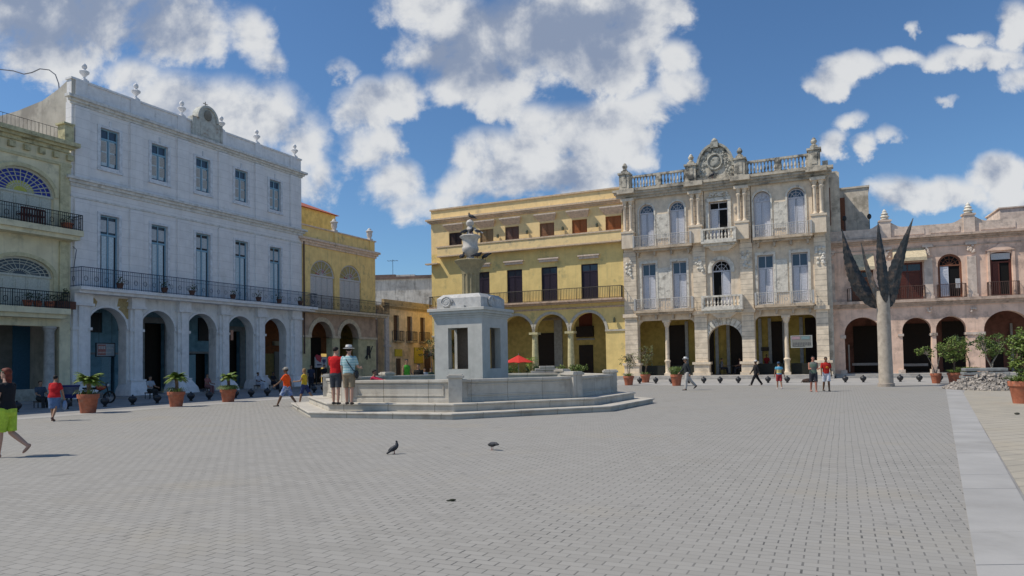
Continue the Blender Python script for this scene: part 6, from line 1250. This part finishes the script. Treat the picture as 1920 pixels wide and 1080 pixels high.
def pigeon(label,x,y,z,yaw,up=1.0,mt=None,sc=1.0,grp=None):
    t=thing('pigeon',label,'pigeon',(x,y,z),yaw,grp); mt=mt or pgm; m=MB(); k=sc
    b=Matrix.Rotation(R(-28*up),3,'Y'); c=Vector((0,0,.14))*k
    def q(v): return c+b@(Vector(v)*k)
    m.ell(c,(.115*k,.06*k,.062*k),14,10,b); m.tube([q((.05,0,.0)),q((.10,0,.03*(1 if up>0 else -.2))),q((.118,0,.062*up+.01))],[.056*k,.042*k,.028*k],10)
    hc=q((.128,0,.082*up+.012)); m.ell(hc,(.027*k,.022*k,.024*k),10,8); m.tube([q((-.06,0,.0)),q((-.14,0,-.005)),q((-.215,0,-.01))],[.045*k,.03*k,.022*k],8); m.box(*[v for v in (q((-.2,0,0)).x-.02*k,q((-.2,0,0)).x+.02*k,-.028*k,.028*k,q((-.2,0,-.01)).z-.008*k,q((-.2,0,-.01)).z+.008*k)])
    bake(m.build('body',mt,t),.007,1,m=mt)
    for s in(-1,1): m=MB(); m.ell(q((-.035,s*.052,.012)),(.11*k,.018*k,.042*k),12,8,b); m.build('wing',simple('pigeon_wing',(.06,.062,.072),.6,mottle=.4),t,smooth=True)
    m=MB(); m.tube([hc+Vector((.022,0,-.002))*k,hc+Vector((.045,0,-.01))*k],[.006*k,.002*k],6); m.build('beak',simple('beak_dark',(.05,.045,.04),.5),t)
    for s in(-1,1):
        m=MB(); m.tube([(0,s*.022*k,.1*k),(.005*k,s*.022*k,.005*k)],.006*k,5); [m.tube([(.003*k,s*.022*k,.006*k),(.03*k*math.cos(a),s*.022*k+.03*k*math.sin(a),.004*k)],.004*k,4) for a in (-.5,0,.5,PI)]; m.build('leg',leg_,t)
gd='pigeons on the plaza paving'
pigeon('dark pigeon standing upright on the paving, left of the two in the foreground',-2.27,13.52,.006,R(25),1.1,sc=.8,grp=gd)
pigeon('dark pigeon crouching with lowered head on the paving, right of the foreground pair',-.42,13.85,.006,R(135),-.2,sc=.8,grp=gd)
cx_,cy_=-1.54,28.1; gf='pigeons perched on the fountain'
pigeon('pigeon on the very top of the fountain finial',cx_,cy_,7.38,R(160),.8,sc=1.1,grp=gf)
pigeon('dark pigeon on the urn lid, left of the finial',cx_-.26,cy_-.1,6.76,R(30),.6,sc=1.1,grp=gf)
pigeon('pale breasted pigeon on the urn lid, right of the finial',cx_+.24,cy_-.12,6.76,R(170),.7,mt=pgw,sc=1.1,grp=gf)
pigeon('dark pigeon on the urn lid in front of the finial',cx_+.02,cy_-.3,6.76,R(-60),.6,sc=1.05,grp=gf)
pigeon('dark pigeon on the left of the stone dish',cx_-.36,cy_-.25,5.74,R(70),.8,sc=1.2,grp=gf)
pigeon('plump dark pigeon on the dish in front of the urn',cx_+.24,cy_-.38,5.75,R(10),.3,sc=1.3,grp=gf)
pigeon('dark pigeon at the right rim of the dish with tail raised',cx_+.54,cy_-.12,5.75,R(185),-.9,sc=1.2,grp=gf)
x,y=W3(FR,-2.2,-1.0); pigeon('dark bird perched on the cornice below the ornate palace crest',x,y,16.3,R(-20),.9,sc=1.7)
# debris
m=MB(); m.ell((0,0,.015),(.045,.02,.015),8,6); m.ell((-.05,.005,.01),(.03,.012,.008),8,6); o=m.build('debris',simple('dark_leaf_litter',(.03,.035,.02),.9),None,smooth=True); o.location=(-.77,8.84,.008); tag(o,'small dark scrap lying on the foreground paving','litter')
m=MB(); m.ell((0,0,.02),(.08,.05,.03),8,6); o=m.build('debris',simple('dark_lump',(.06,.06,.045),.9),None,smooth=True); o.location=(13.92,19.7,.02); tag(o,'small dark lump on the beige paving near the right edge','litter')
# flagstone rim lying on the far basin wall
t=thing('loose_slabs','few loose pale slabs lying on the far rim of the basin','stone slabs',(1.45,33.2,1.17)); 
for k in range(3): m=MB(); m.box(-.6+.2*k,.8-.15*k,-.2,.2,.11*k,.11*k+.09); m.build('slab',fm,t,bevel=.01)
